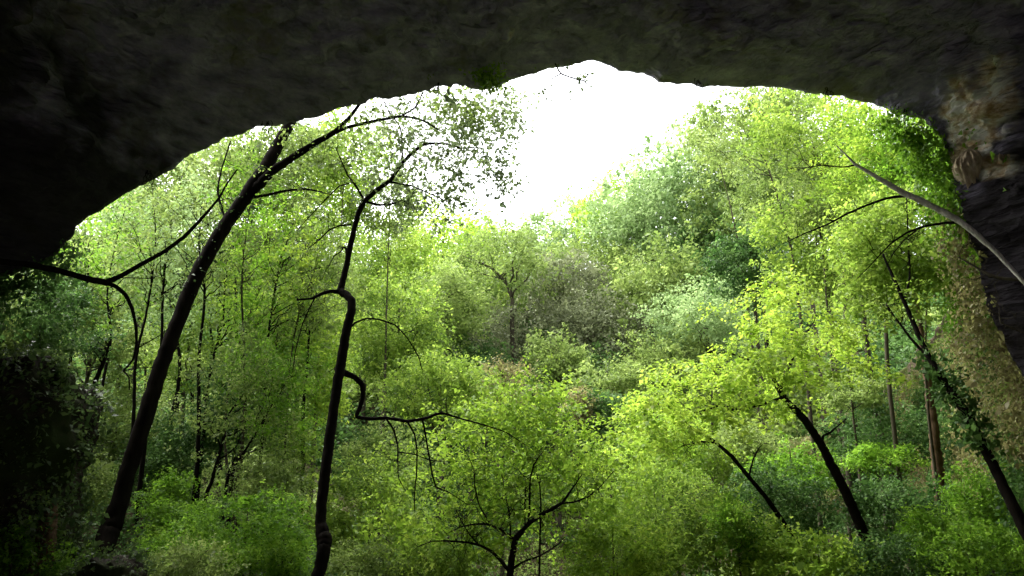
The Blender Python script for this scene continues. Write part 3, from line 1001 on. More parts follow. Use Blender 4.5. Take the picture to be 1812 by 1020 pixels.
path, rr = trace([(1840, 600, 4), (1800, 585, 3.5), (1770, 570, 3), (1768, 545, 2.5), (1755, 530, 2)], 11.0, 11.5)
tb = Tubes(); tb.add(path, rr, 5, 0.05); twig_fan(tb, path, rr, 9, 0.45, 0.1, r=0.004)
o = tb.build("dry_twig", BARKMID)
o["label"] = "thin grey dry twig against the black recess of the cave"; o["category"] = "branch"

# twig and tuft on the lip of the arch
path, rr = trace([(980, 108, 4.5), (988, 124, 4), (993, 131, 4), (1012, 138, 3.4), (1034, 144, 3), (1042, 154, 2)], 14.9, 14.7)
root = thing("hanging_twig", "thin forked twig hanging from the top of the arch against white sky", "branch", path[0])
tb = Tubes(); tb.add(path, rr, 5)
for q, ya, yb in (([(992, 131, 3.2), (978, 139, 2.8), (969, 152, 2.4), (962, 168, 2)], 14.85, 14.7), ([(1033, 143, 3), (1042, 130, 2.6), (1052, 116, 2)], 14.7, 14.8), ([(1012, 138, 2), (1018, 128, 1.6), (1030, 124, 1.2)], 14.8, 14.7)):
    bpath, br = trace(q, ya, yb); tb.add(bpath, br, 5)
tb.build("stem", BARK, root, path[0])
leaf_cloud(root, path[0], np.vstack([in_ellipse(1005, 140, 45, 20, 14.8, 0.15, 16), in_ellipse(965, 155, 10, 14, 14.7, 0.1, 8)]), "lace", 0.085, 3, 1, 0.03, name="foliage")
c0 = at(862, 153, 14.7)
root = thing("lip_plant", "small green leafy tuft growing on the edge of the rock arch", "plant", c0)
tb = Tubes()
ends = []
for _ in range(9):
    e = at(rng.uniform(838, 888), rng.uniform(126, 152), rng.uniform(13.7, 14.3))
    lp = limb_path(c0, e, 0.1, 6); tb.add(lp, np.linspace(0.012, 0.004, 6), 4); ends.append(lp[3:])
tb.build("stem", BARK, root, c0)
leaf_cloud(root, c0, np.vstack(ends), "olive", 0.075, 6, 3, 0.06, name="foliage", tone=0.4)
c0 = at(1236, 146, 14.9)

# loose roots and creeper threads dangling from the lip
for (rx_, ry_, ln_, Y_, lab) in ((1238, 148, 16, 14.75, "tiny root tuft dangling where the flat part of the arch begins"), (776, 156, 20, 14.9, "little dark root tuft under the arch above the crooked tree's crown"),
                                 (1462, 160, 26, 14.05, "thin roots dangling from the arch above the dead trunk's tip"), (1600, 194, 34, 13.4, "root threads dangling from the arch beside the ferny cliff"),
                                 (470, 222, 26, 14.4, "root threads dangling from the arch above the thick leaning trunk"), (262, 312, 24, 13.4, "short root threads dangling from the low side of the arch")):
    c0 = at(rx_, ry_ - 4, Y_)
    tb = Tubes()
    for _ in range(7):
        s0 = c0 + np.array([rng.normal() * 0.05, rng.normal() * 0.02, 0.06])
        s1 = s0 + np.array([rng.normal() * 0.09, rng.normal() * 0.06, -ln_ * mpp(ry_, Y_) * rng.uniform(0.4, 1.2) - 0.08])
        tb.add(limb_path(s0, s1, 0.0, 6, 0.08), np.linspace(0.010, 0.004, 6), 4)
    o = tb.build("hanging_root", BARK)
    o["label"] = lab; o["category"] = "root"; o["group"] = "roots dangling from the arch"

# ================================================================== woodland
# --- far skyline behind the hollow
tree("skyline_tree", "yellow green tree filling the gap behind the crooked stem", (690, 470, 95, 85), 40, "olive", clumps=34, dens=1.1)
tree("skyline_tree", "broad yellow green crown on the skyline below the open sky", (785, 440, 100, 85), 58, "lime", clumps=34, dens=1.0)
tree("skyline_tree", "small light crown at the lowest notch of the skyline", (865, 440, 68, 52), 64, "fresh", clumps=26)
tree("skyline_tree", "thin topped tree on the skyline at the foot of the white sky", (948, 430, 60, 46), 68, "pale", "loose", clumps=24)
tree("skyline_tree", "dusky sparse pointed crown rising alone where the wooded slope begins", (1022, 405, 50, 72), 60, "pale", "loose", 0.8, clumps=24)
tree("skyline_tree", "yellowish crown between the pointed tree and the tall slope trees", (1085, 395, 62, 80), 54, "lime", clumps=26)
# --- tall trees on the far slope
tree("slope_tree", "tall pale feathery tree leading the steep skyline of the slope", (1150, 385, 95, 115), 50, "pale", "feather", clumps=40, dens=1.15, leaf=6.3)
tree("slope_tree", "highest pale green tree on the slope below the edge of the sky", (1240, 360, 105, 135), 47, "pale", "feather", clumps=44, dens=1.15, leaf=6.3)
tree("slope_tree", "mid green heavy crown in the upper slope with dark hollows", (1335, 345, 110, 130), 43, "fresh", "round", clumps=36, dens=1.15, leaf=6.3)
tree("slope_tree", "soft green drooping tree low on the slope above the lime tiers", (1170, 540, 100, 100), 42, "fresh", "feather", clumps=40, dens=1.15, leaf=6.3)
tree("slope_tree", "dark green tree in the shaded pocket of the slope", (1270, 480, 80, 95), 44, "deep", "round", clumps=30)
tree("slope_tree", "grey green crown between the shaded pocket and the lime tiers", (1250, 570, 90, 75), 36, "pale", "round", clumps=30)
tree("slope_tree", "soft green tree beneath the sparse crowns near the arch", (1415, 310, 105, 115), 33, "fresh", "feather", clumps=36, dens=1.1)
tree("slope_tree", "olive tree hanging behind the pale dead trunk", (1455, 410, 105, 105), 26, "olive", "round", clumps=42, dens=1.25, leaf=6)
tree("slope_tree", "small round olive tree just above the tiered lime leaves", (1520, 480, 75, 70), 24, "olive", "round", clumps=30)
tree("slope_tree", "dark leaved tree showing between olive crown and lime tiers", (1330, 470, 75, 70), 30, "deep", "loose", 1.2, clumps=30)
# --- thin crowns under the arch with sky showing through
tree("arch_tree", "sparse tree whose lacy top thins out against the white sky", (1325, 222, 100, 75), 26, "fresh", "loose", 0.5, 5.5, clumps=30, trunk=[(1420, 600), (1400, 440), (1360, 300), (1330, 220)], width=7)
tree("arch_tree", "lacy yellow green tree touching the arch with sky gaps", (1430, 225, 110, 82), 22, "olive", "loose", 0.62, 5.5, clumps=32, trunk=[(1500, 620), (1490, 440), (1460, 320), (1430, 230)], width=8)
tree("arch_tree", "bright leafy tree tucked against the arch beside the ferny cliff", (1555, 275, 100, 110), 19, "lime", "round", 0.9, clumps=34, trunk=[(1570, 640), (1575, 470), (1565, 330), (1556, 260)], width=8)
tree("arch_tree", "fresh green crown just below the lacy trees", (1500, 320, 100, 95), 23, "fresh", "round", 1.0, clumps=30)
# --- wooded middle slope
tree("wooded_slope_tree", "green tree low on the far slope behind the crooked stem's hanging limb", (650, 570, 85, 85), 42, "fresh", "round", 1.0, clumps=32)
tree("wooded_slope_tree", "lime tree on the far slope just beneath the broad skyline crown", (745, 545, 80, 80), 46, "lime", "round", 1.0, clumps=32)
tree("wooded_slope_tree", "olive tree on the far slope hiding the skyline trunks", (835, 515, 80, 70), 52, "olive", "round", 1.0, clumps=30)
tree("wooded_slope_tree", "muted green tree behind the fork of the ivy wrapped tree", (930, 500, 75, 60), 56, "pale", "round", 1.0, clumps=30)
tree("wooded_slope_tree", "fresh green tree above the grey rounded top", (1030, 480, 75, 65), 52, "fresh", "round", 1.0, clumps=30)
tree("wooded_slope_tree", "plain green tree between thicket and drooping tree", (1110, 510, 65, 75), 48, "fresh", "round", 1.0, clumps=30)
tree("wooded_slope_tree", "shaded tree filling the slope under the soft drooping tree", (1160, 640, 80, 60), 36, "fresh", "round", 1.0, clumps=30)
tree("arch_tree", "faint twiggy crown at the outer tip of the lacy trees against white sky", (1258, 245, 45, 60), 30, "fresh", "loose", 0.45, 5.5, clumps=20, trunk=[(1330, 600), (1300, 400), (1262, 250)], width=5)
tree("arch_tree", "light green crown closing the gap below the arch before the ferny cliff", (1625, 300, 70, 95), 17, "emerald", "round", 0.8, clumps=30, trunk=[(1640, 700), (1640, 500), (1628, 320)], width=6)
tree("arch_tree", "thin leafed crown pressed under the flat part of the arch", (1400, 180, 85, 38), 24, "fresh", "loose", 0.5, 5.5, clumps=24, trunk=[(1470, 620), (1450, 400), (1405, 190)], width=5)
# --- middle of the hollow
tree("ivy_clad_tree", "ivy wrapped tree forking wide in the middle of the hollow", (900, 470, 110, 75), 40, "fresh", "loose", 0.6, clumps=34, bark=BARKMID,
     trunk=[(912, 690), (910, 640), (906, 580), (905, 525), (890, 495), (860, 470), (815, 452)], width=13)
path, rr = trace([(905, 530, 15), (918, 512, 12), (938, 488, 10), (958, 462, 8), (985, 440, 6), (1005, 425, 4)], 45.6, 45)
tree("bare_tree", "grey leafless bushy tree with a rounded top in the hollow", (990, 515, 78, 62), 43, "grey", "twig", 1.0, clumps=36, limbs=24, bark=BARKMOSS)
tree("bare_tree", "brown grey leafless thicket tree under the rounded grey one", (1050, 590, 85, 70), 40, "grey", "twig", 1.0, clumps=36, limbs=24)
tree("bare_tree", "dull grey tangle tree beside the foot of the ivy wrapped tree", (860, 600, 75, 70), 41, "grey", "twig", 1.0, clumps=34, limbs=22)
tree("round_tree", "small light green round tree in front of the grey thicket", (985, 635, 55, 52), 35, "fresh", "round", 1.2, clumps=24)
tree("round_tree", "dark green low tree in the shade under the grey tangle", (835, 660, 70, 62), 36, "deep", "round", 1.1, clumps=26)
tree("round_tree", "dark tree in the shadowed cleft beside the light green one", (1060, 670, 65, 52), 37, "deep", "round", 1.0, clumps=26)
tree("valley_tree", "olive yellow tree right behind the kink of the crooked stem", (705, 590, 85, 100), 30, "olive", "loose", 1.2, clumps=38)
tree("valley_tree", "fresh green tree between the olive one and the grey tangle", (790, 545, 70, 75), 36, "fresh", "round", 1.1, clumps=30)
tree("valley_tree", "olive brown sapling above the broken hanging limb", (780, 690, 100, 65), 25, "olive", "loose", 1.1, clumps=34)
tree("valley_tree", "tan budding sapling at the top of the spreading lime tree", (890, 690, 60, 50), 27, "dry", "loose", 0.9, clumps=26)
shrub("fern_shrub", "soft green drooping shrub beyond the spreading tree", (1075, 680, 75, 42), 30, "fresh", style="layer", clumps=24)
shrub("fern_shrub", "dark fern like shrub in the gap beside the lime tiers", (1060, 735, 60, 50), 26, "deep", style="layer", clumps=24)
shrub("thicket_shrub", "rusty leaved shrub in the gap between two lime crowns", (1022, 720, 30, 32), 25, "dry", dens=0.8, clumps=16)
shrub("thicket_shrub", "yellow green shrub under the lime tiers", (1190, 810, 110, 70), 21, "lime", clumps=34)
shrub("thicket_shrub", "olive shrub at the foot of the thin slanting stem", (1160, 910, 110, 85), 18, "olive", clumps=34)
shrub("thicket_shrub", "lime shrub between spreading tree and leaning stem", (1085, 980, 95, 70), 15, "lime", clumps=30)
shrub("thicket_shrub", "broad leaved lime shrub under the thin slanting stem", (1265, 960, 110, 70), 15, "olive", leaf=7, clumps=30)
shrub("thicket_shrub", "bright sapling bush with one upright stem", (1300, 930, 45, 48), 14, "emerald", clumps=18, trunk=[(1314, 1070), (1310, 1010), (1304, 960), (1298, 920)], width=6)
shrub("thicket_shrub", "large leaved yellow shrub at the base of the tiered tree", (1450, 1000, 95, 45), 13.5, "lime", leaf=8, clumps=26)
shrub("thicket_shrub", "olive shrub close behind the crooked stem", (655, 900, 85, 100), 18, "olive", clumps=34)
shrub("thicket_shrub", "green shrub mound beside the crooked stem under hanging twigs", (690, 810, 75, 60), 20, "fresh", clumps=28)
shrub("thicket_shrub", "low green shrub at the foot of the crooked stem", (660, 1005, 75, 45), 15, "fresh", clumps=26)
shrub("thicket_shrub", "tan olive shrub left of the spreading tree's lowest limb".replace("left of", "beneath"), (770, 1005, 90, 40), 15, "olive", clumps=26)
# --- bank on the far side of the tiered tree
shrub("bank_shrub", "dark ivy mound on the bank behind the leaning trunk", (1560, 760, 90, 60), 21, "deep", style="layer", leaf=5.5, clumps=34)
shrub("bank_shrub", "bright green fan of leaves on the bank in front of dark ivy", (1570, 815, 70, 30), 19, "emerald", style="layer", clumps=22)
shrub("bank_shrub", "light green layered shrub touching the leaning trunk", (1400, 825, 70, 50), 18, "emerald", style="layer", clumps=26)
shrub("bank_shrub", "green sprays on the bank under the brown cliff", (1505, 690, 60, 32), 20, "fresh", style="layer", clumps=22)
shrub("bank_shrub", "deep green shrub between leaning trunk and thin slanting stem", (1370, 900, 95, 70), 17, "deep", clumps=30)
shrub("bank_shrub", "dull green shrub behind the thin slanting stem", (1310, 800, 80, 60), 20, "fresh", clumps=30)
shrub("bank_shrub", "dark leafy shrub at the foot of the brown trunk", (1600, 900, 90, 55), 17, "deep", leaf=6, clumps=30)
shrub("bank_shrub", "bright nettle green shrub at the corner below the slanting trunk", (1725, 985, 100, 55), 12.5, "emerald", leaf=6, clumps=30)
shrub("bank_shrub", "mid green shrub between brown trunk and slanting trunk", (1740, 890, 60, 70), 15.5, "emerald", clumps=26)
shrub("bank_shrub", "low ivy shrub below the leaning trunk", (1590, 1000, 80, 45), 13, "deep", leaf=6, clumps=26)
traced_tree("slanting_sapling", "thin mossy stem slanting down through shrubs below the lime tiers",
            [(1460, 1010, 12), (1430, 975, 12), (1390, 930, 12), (1355, 880, 11), (1325, 845, 10), (1295, 808, 9), (1262, 780, 7), (1238, 766, 5), (1218, 752, 3), (1200, 734, 1.5)], 15, 15.6,
            [([(1325, 845, 5), (1332, 815, 4), (1345, 790, 2)], 15.3, 15.5, 4, 0.4), ([(1268, 784, 5), (1240, 782, 4), (1205, 790, 2)], 15.5, 15.2, 8, 0.5)], BARK)
# --- trees under the low side of the arch
T = tree
T("rim_tree", "tall airy tree reaching the arch above the bare branch fork", (305, 335, 85, 60), 24, "fresh", "loose", 0.6, 5.5, clumps=30, bark=BARK, trunk=[(340, 700), (322, 520), (300, 420), (292, 330)], width=7)
T("rim_tree", "tall airy tree filling the arch rim beside the thick trunk's head", (395, 285, 75, 52), 22, "fresh", "loose", 0.6, 5.5, clumps=28, bark=BARK, trunk=[(420, 720), (418, 540), (410, 400), (400, 290)], width=7)
T("rim_tree", "pale leaved tree at the lowest part of the arch rim", (235, 375, 70, 50), 26, "pale", "loose", 0.65, 5.5, clumps=26, bark=BARK, trunk=[(258, 680), (250, 520), (238, 380)], width=6)
T("rim_tree", "bright airy tree between thick trunk's fork and crooked stem", (610, 270, 80, 80), 24, "lime", "loose", 0.6, 5.5, clumps=32, trunk=[(590, 720), (596, 540), (604, 400), (610, 290)], width=6)
T("rim_tree", "soft green airy tree behind the crooked stem's upper fork", (690, 350, 75, 75), 28, "fresh", "loose", 0.6, 5.5, clumps=30, trunk=[(680, 720), (684, 540), (690, 370)], width=6)
T("rim_tree", "leafy tree high behind the thick trunk under the arch", (520, 290, 80, 65), 24, "fresh", "round", 0.7, 5.5, clumps=30, trunk=[(500, 720), (512, 540), (520, 310)], width=6)
stems = [[(350, 800), (352, 640), (362, 520), (352, 430), (360, 330)], [(430, 780), (432, 640), (428, 500), (440, 380), (455, 300)], [(465, 760), (470, 640), (482, 540), (500, 450), (530, 380)],
         [(505, 780), (512, 660), (528, 560), (560, 470), (575, 400)], [(535, 860), (536, 740), (545, 620), (552, 500), (545, 400)], [(402, 860), (398, 760), (410, 660), (440, 560), (480, 470)],
         [(360, 770), (372, 660), (395, 560), (400, 470), (425, 390)], [(478, 860), (470, 760), (488, 680), (492, 580), (520, 500)]]
for k_, s_ in enumerate(stems):
    T("pole_tree", "thin dark slender stem with sparse leaves in the thicket between thick trunk and crooked stem", (s_[-1][0], s_[-1][1] + 90, 70, 130), 17.2 + 0.45 * k_, ["fresh", "emerald", "lime", "fresh"][k_ % 4], "loose", 0.2, clumps=40, bark=[BARK, BARKMID][k_ % 2],
      trunk=s_, width=[8, 6, 7, 5][k_ % 4], group="thin stems between thick trunk and crooked stem", limbs=22)
stems = [[(235, 760), (240, 640), (262, 540), (275, 430), (270, 330)], [(265, 720), (285, 620), (288, 520), (300, 420), (322, 310)], [(180, 690), (196, 600), (190, 520), (205, 430), (225, 360)], [(120, 680), (130, 600), (150, 530), (158, 450), (150, 410)],
         [(300, 760), (318, 660), (312, 560), (330, 470), (318, 400)]]
for k_, s_ in enumerate(stems):
    T("pole_tree", "thin dark slender stem with sparse leaves in the thicket behind the bare forked branch", (s_[-1][0], s_[-1][1] + 90, 65, 120), 17.6 + 0.6 * k_, ["fresh", "pale", "emerald"][k_ % 3], "loose", 0.2, clumps=38, bark=BARK,
      trunk=s_, width=[7, 8, 6][k_ % 3], group="thin stems behind the bare forked branch", limbs=22)
T("wood_tree", "slim tree close to the low arch with forked grey trunk", (270, 385, 85, 85), 30, "fresh", "loose", 0.95, clumps=34, bark=BARK, trunk=[(318, 640), (306, 560), (300, 500), (292, 440), (286, 380), (290, 310)], width=9)
T("wood_tree", "airy tree with pale sky gaps under the low arch", (195, 415, 80, 72), 33, "fresh", "loose", 0.85, clumps=32, bark=BARK, trunk=[(212, 640), (208, 540), (205, 460), (200, 400)], width=7)
T("wood_tree", "tall slim dark trunk just behind the thick leaning one", (395, 330, 90, 85), 25, "fresh", "loose", 0.95, clumps=34, bark=BARK, trunk=[(392, 760), (393, 690), (391, 620), (387, 560), (384, 500), (378, 430), (385, 350)], width=13)
T("wood_tree", "pale mossy trunk curving up behind the thick leaning one", (480, 380, 85, 80), 27, "fresh", "loose", 1.0, clumps=34, bark=BARKMOSS, trunk=[(395, 720), (405, 640), (418, 560), (434, 490), (452, 430), (476, 370), (492, 330)], width=14)
T("wood_tree", "yellow green tree left open behind the upper fork".replace("left open", "glowing"), (575, 345, 75, 85), 28, "lime", "round", 0.95, clumps=34, trunk=[(560, 700), (560, 560), (570, 440), (575, 360)], width=8)
T("wood_tree", "green tree filling the space between thick trunk and crooked stem", (545, 470, 75, 80), 30, "fresh", "round", 1.05, clumps=32, trunk=[(520, 760), (530, 620), (540, 500), (548, 440)], width=7)
T("wood_tree", "slender tree with twisting dark stem by the thick trunk", (440, 470, 80, 85), 24, "fresh", "loose", 1.05, clumps=32, bark=BARK, trunk=[(345, 880), (352, 800), (360, 720), (375, 640), (372, 560), (376, 500)], width=10)
T("wood_tree", "emerald tree low between thick trunk and crooked stem", (490, 610, 80, 80), 22, "emerald", "feather", 0.95, clumps=32, trunk=[(470, 880), (478, 760), (486, 650)], width=6)
T("wood_tree", "yellow green tree against the lower crooked stem", (565, 640, 50, 115), 21, "lime", "round", 1.0, clumps=32, trunk=[(545, 900), (555, 760), (565, 620)], width=6)
T("wood_tree", "bright green round tree at the low foot of the arch", (112, 470, 52, 42), 20, "emerald", "round", 1.1, clumps=22)
T("wood_tree", "dim green tree under the hooked bare branch", (165, 590, 85, 75), 20, "fresh", "loose", 1.0, clumps=32)
T("wood_tree", "dusky tree in the shade of the low rock wall", (80, 560, 80, 75), 16, "deep", "loose", 1.1, clumps=30)
T("wood_tree", "soft green tree between hooked branch and thick trunk", (255, 500, 75, 75), 25, "pale", "loose", 1.0, clumps=30)
T("wood_tree", "dim olive tree behind the middle of the thick trunk", (335, 620, 80, 85), 24, "olive", "loose", 0.95, clumps=30)
T("wood_tree", "deep green tree behind the pair of thin dark stems", (430, 720, 90, 85), 21, "deep", "loose", 1.15, clumps=32)
T("wood_tree", "sapling with two crossing dark stems in deep shade", (420, 690, 110, 120), 17, "fresh", "loose", 0.28, clumps=34, bark=BARK, trunk=[(362, 900), (375, 850), (392, 790), (402, 740), (422, 710), (445, 680)], width=8)
T("wood_tree", "sapling with one slanting dark stem in deep shade", (490, 680, 90, 110), 17, "emerald", "loose", 0.28, clumps=30, bark=BARK, trunk=[(400, 865), (420, 820), (445, 780), (465, 745), (492, 700)], width=7)
T("wood_tree", "dark ivy wrapped stub rising beside the dark boulder", (185, 610, 30, 25), 15.5, "deep", "loose", 0.5, clumps=12, bark=BARK, trunk=[(140, 740), (158, 700), (175, 660), (190, 620), (196, 590)], width=14)
shrub("shade_shrub", "dull green shrub behind the foot of the thick trunk", (210, 730, 80, 75), 21, "fresh", clumps=30)
shrub("shade_shrub", "fresh green shrub in front of the thin dark stems", (300, 880, 50, 42), 17, "emerald", clumps=24)
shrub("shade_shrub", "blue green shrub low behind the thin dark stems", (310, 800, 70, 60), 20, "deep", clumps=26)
shrub("shade_shrub", "brownish shrub in the shade by the crooked stem", (520, 820, 45, 75), 19, "olive", clumps=26)
shrub("shade_shrub", "large bright emerald shrub below the thin dark stems", (435, 945, 105, 80), 14, "emerald", style="layer", clumps=36)
shrub("shade_shrub", "fresh green shrub against the base of the crooked stem", (500, 985, 55, 60), 14, "emerald", clumps=26)
shrub("shade_shrub", "olive shrub at the foot of the thick leaning trunk", (300, 985, 60, 38), 13, "emerald", clumps=24)
shrub("shade_shrub", "green shrub beside the dark square boulder", (340, 1005, 70, 40), 12, "fresh", clumps=24)
shrub("shade_shrub", "dim shrub on the bank above the brown stump", (130, 860, 70, 60), 15, "fresh", clumps=26)
shrub("shade_shrub", "bright green clump in the corner beside the brown stump", (25, 970, 55, 45), 11.5, "emerald", clumps=22)
shrub("shade_shrub", "small green clump between brown stump and square boulder", (125, 1000, 40, 35), 11.5, "emerald", clumps=18)

shrub("shade_shrub", "emerald fern clump spreading between thick trunk and emerald shrub", (330, 925, 70, 45), 15, "emerald", style="layer", clumps=24)
shrub("shade_shrub", "bright green low shrub filling the lower corner past the stump", (20, 905, 65, 45), 12, "fresh", style="layer", clumps=22)
shrub("shade_shrub", "light green shrub between the two crossing stems and crooked stem", (480, 860, 65, 55), 16, "fresh", clumps=26)
shrub("thicket_shrub", "bright yellow green shrub low between tiered trunk and sapling bush", (1370, 985, 70, 45), 14, "lime", leaf=7, clumps=24)
shrub("bank_shrub", "fresh green leafy shrub low beside the slanting trunk's ivy", (1670, 945, 70, 50), 13.5, "emerald", leaf=6, clumps=24)

# rocks and stump of the shaded bank
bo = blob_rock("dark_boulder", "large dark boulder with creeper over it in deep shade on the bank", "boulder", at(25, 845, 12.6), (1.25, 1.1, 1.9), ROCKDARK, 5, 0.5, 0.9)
bv = np.empty(len(bo.data.vertices) * 3, dtype=np.float32); bo.data.vertices.foreach_get("co", bv); bv = bv.reshape(-1, 3).astype(np.float64)
sel = bv[(bv[:, 2] > -1.6) & (fbm(bv * 1.5, 3, 6) > -0.12)]
sel = sel[rng.integers(0, len(sel), 1500)]
lv = Leaves(); lv.sprays(sel * 1.02, 6, 0.22, 0.08, 0.45 + rng.normal(size=1500) * 0.14, 0.5, 0.4, direction=unit(sel) * 0.6); lv.build("creeper", LEAF["dark"], bo)
bo = blob_rock("square_boulder", "low dark squarish boulder among the shrubs", "boulder", at(190, 1030, 11.2), (0.42, 0.4, 0.34), ROCKDARK, 9, 0.5, 1.8)
bv = np.empty(len(bo.data.vertices) * 3, dtype=np.float32); bo.data.vertices.foreach_get("co", bv); bv = bv.reshape(-1, 3).astype(np.float64)
sel = bv[(bv[:, 2] > 0.0) & (fbm(bv * 3.5, 3, 6) > -0.05)]
sel = sel[rng.integers(0, len(sel), 170)]
lv = Leaves(); lv.sprays(sel * 1.03, 6, 0.16, 0.055, 0.45 + rng.normal(size=170) * 0.14, 0.3, 0.6, direction=unit(sel) * 0.6); lv.build("creeper", LEAF["dark"], bo)
path, rr = trace([(60, 1120, 74), (68, 1060, 60), (74, 1010, 52), (80, 965, 46), (86, 925, 38), (93, 902, 22), (98, 888, 8)], 11.6, 11.7)
root = thing("tree_stump", "short reddish brown broken stump in the shade under the boulder", "stump", path[0])
tb = Tubes(); tb.add(path, rr, 18, 0.16); tb.build("trunk", BARKRED, root, path[0])
sp = path[rng.integers(0, len(path), 160)] + rng.normal(size=(160, 3)) * 0.22
lv = Leaves(); lv.sprays(sp, 6, 0.2, 0.07, 0.4 + rng.normal(size=160) * 0.14, 0.5, 0.4); lv.build("ivy", LEAF["dark"], root, path[0])

# ochre flowstone tongue by the mouth
wp = wall_point(cave_v, 1725, 295)
flowstone("flowstone", "ochre ribbed flowstone tongue hanging on the wall beside the arch", wp + np.array([0.0, 0.25, 0.1]), 0.38, 0.95, 3)
wp = wall_point(cave_v, 1775, 285)
flowstone("flowstone", "smaller dim flowstone lump under the arch corner", wp + np.array([0.1, 0.15, 0.1]), 0.26, 0.55, 9)

# ================================================================== ground cover and hanging growth
def scatter_ground():
    n = 200000
    y = 8 + 62 * rng.uniform(0, 1, n) ** 1.5
    x = rng.uniform(-1, 1, n) * (0.78 * y + 1.5)
    z = ground_z(x, y)
    p = np.stack([x, y, z], -1)
    nz = fbm(np.stack([x * 0.35, y * 0.35, z * 0.2], -1), 4, 88)
    keep = nz > -0.35
    p, nz = p[keep], nz[keep]
    p[:, 2] += rng.uniform(0, 1, len(p)) ** 2 * (0.25 + 0.6 * np.clip(nz, 0, 1)) * 1.2
    tone = 0.5 + nz * 0.45 + rng.normal(size=len(p)) * 0.1
    deep = fbm(p * 0.22, 3, 90) > 0.0
    for nm, mk, lab, mat in (("undergrowth", deep, "dark ivy and low plants covering the slopes", "deep"), ("undergrowth", ~deep, "light green low plants covering the slopes", "fresh")):
        q, t = p[mk], tone[mk]
        lv = Leaves()
        for lo, hi in ((0, 16), (16, 24), (24, 36), (36, 90)):
            m = (q[:, 1] >= lo) & (q[:, 1] < hi)
            s = mpp(800, (lo + hi) / 2 if lo else 13) * 5.5
            lv.sprays(q[m], 5, s * 2.5, s, t[m], 0.1, 1.0)
        o = lv.build(nm, LEAF[mat])
        o["kind"] = "stuff"; o["label"] = lab


scatter_ground()


def hanging(p, N, mask, n, kind, label, leaf, droop, k=8, off=0.15, length=3.5):
    idx = np.nonzero(mask)[0]
    if not len(idx):
        return
    idx = rng.choice(idx, n)
    pos = p[idx] + N[idx] * rng.uniform(0.02, off, n)[:, None] + rng.normal(size=(n, 3)) * 0.12
    tone = 0.5 + fbm(pos * 0.9, 3, 5) * 0.4 + rng.normal(size=n) * 0.08
    lv = Leaves()
    lv.sprays(pos, k, leaf * length, leaf, tone, droop, 0.4, direction=N[idx] * 0.6)
    o = lv.build("hanging_foliage", LEAF[kind])
    o["kind"] = "stuff"; o["label"] = label


nz = fbm(cliff_p * 0.55, 4, 140)
zt = cliff_p[:, 2]
upper = (cliff_p[:, 1] < 18) & (zt > 3.2)
hanging(cliff_p, cliff_n, upper & (nz > -0.4), 12000, "emerald", "bright green ferny growth hanging on the cliff beside the arch", 0.085, 0.9, 8, 0.35, 4)
hanging(cliff_p, cliff_n, (zt < 4) & (nz > 0.02), 9000, "dry", "brownish green dry vines hanging down the cliff", 0.07, 1.3, 9, 0.2, 6)
hanging(cliff_p, cliff_n, (zt < 3.2) & (nz < -0.02), 8000, "deep", "dark ivy on the lower cliff", 0.085, 0.7, 7, 0.25)
hanging(cliff_p, cliff_n, (zt < 4) & (np.abs(nz) < 0.1), 5000, "fresh", "light green creeper strips down the cliff", 0.08, 0.9, 8, 0.2)
nz = fbm(lcliff_p * 0.55, 4, 150)
hanging(lcliff_p, lcliff_n, nz > -0.1, 7000, "deep", "dark creeper over the shaded rock bank", 0.08, 0.8, 7, 0.25)
hanging(lcliff_p, lcliff_n, nz < -0.05, 2600, "fresh", "green creeper over the shaded rock bank", 0.08, 0.8, 7, 0.25)

lipw = np.array([at(*q) for q in LIP])


def lip_fringe(i0, i1, n, kind, label, leaf, off, fall):
    a = rng.uniform(i0, i1, n)
    k = np.floor(a).astype(int)
    f = (a - k)[:, None]
    pos = lipw[k] * (1 - f) + lipw[k + 1] * f
    pos = pos + rng.normal(size=(n, 3)) * np.array([0.12, 0.12, 0.10]) + np.array(off) * rng.uniform(0, 1, (n, 1))
    pos[:, 2] -= rng.uniform(0, 1, n) ** 2 * fall
    lv = Leaves()
    lv.sprays(pos, 8, leaf * 3.2, leaf, 0.5 + rng.normal(size=n) * 0.14, 0.9, 0.4)
    o = lv.build("hanging_foliage", LEAF[kind])
    o["kind"] = "stuff"; o["label"] = label


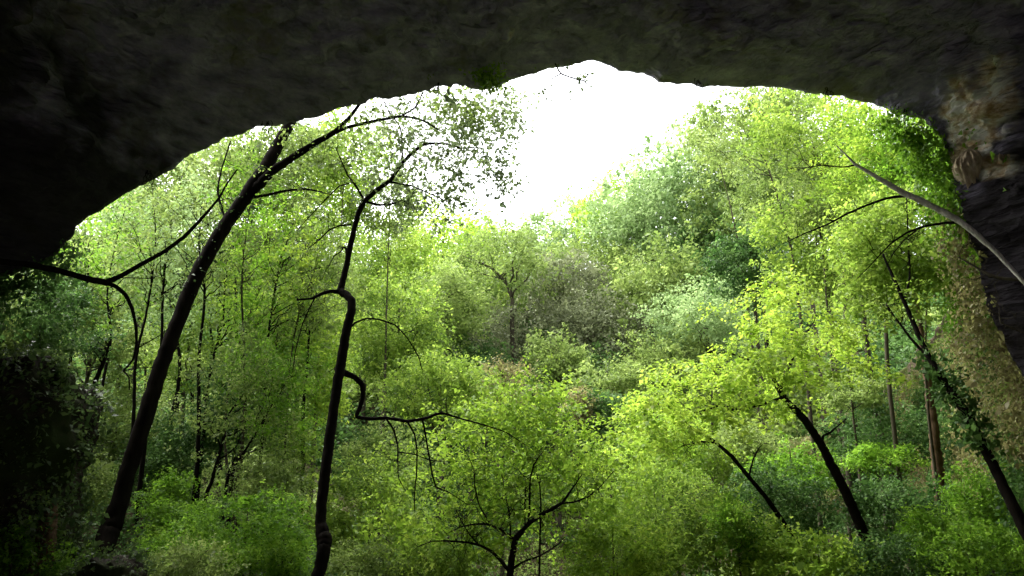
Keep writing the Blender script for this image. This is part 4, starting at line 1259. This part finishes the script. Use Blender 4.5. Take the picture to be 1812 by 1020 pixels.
lip_fringe(3.0, 7.6, 420, "deep", "dark creeper fringing the low end of the arch", 0.075, (0.0, 0.35, 0.0), 0.9)
j0 = [q[0] for q in LIP].index(1640)
lip_fringe(j0 - 1.0, j0 + 3.4, 520, "emerald", "bright fern fringe draping the inner edge of the arch beside the cliff", 0.075, (-0.25, 0.5, 0.0), 0.7)
lip_fringe(j0 + 3.0, j0 + 9.0, 420, "dry", "dry brownish creeper along the lower edge of the cave wall", 0.065, (-0.25, 0.4, 0.0), 0.6)

# ================================================================== light
SUN_EL, SUN_AZ = math.radians(60), math.radians(-45)   # azimuth from +Y toward +X
w = bpy.data.worlds.new("World"); scene.world = w; w.use_nodes = True
nt = w.node_tree
bg = nt.nodes["Background"]
sky = nt.nodes.new("ShaderNodeTexSky")
sky.sky_type = "NISHITA"
sky.sun_disc = False
sky.sun_elevation = SUN_EL
sky.sun_rotation = SUN_AZ
sky.air_density = 1.0
sky.dust_density = 4.0
sky.ozone_density = 1.0
hs = nt.nodes.new("ShaderNodeHueSaturation")
hs.inputs["Saturation"].default_value = 0.15
nt.links.new(sky.outputs[0], hs.inputs["Color"])
nt.links.new(hs.outputs[0], bg.inputs["Color"])
bg.inputs["Strength"].default_value = 0.15
sun = bpy.data.objects.new("sun", bpy.data.lights.new("sun", "SUN"))
C.objects.link(sun)
sun.data.energy = 1.5
sun.data.angle = math.radians(80)
sun.data.color = (1.0, 0.96, 0.88)
d = np.array([math.sin(SUN_AZ) * math.cos(SUN_EL), math.cos(SUN_AZ) * math.cos(SUN_EL), math.sin(SUN_EL)])
from mathutils import Vector
sun.rotation_euler = Vector(-d).to_track_quat("-Z", "Y").to_euler()
sun.location = tuple(d * 60)

scene.render.engine = "CYCLES"
scene.cycles.use_denoising = True
scene.cycles.max_bounces = 10
scene.cycles.diffuse_bounces = 8
scene.cycles.transmission_bounces = 6
scene.cycles.use_adaptive_sampling = True
scene.cycles.adaptive_threshold = 0.01
scene.view_settings.view_transform = "Standard"
scene.view_settings.look = "None"
scene.view_settings.exposure = 2.65
scene.view_settings.gamma = 1.0
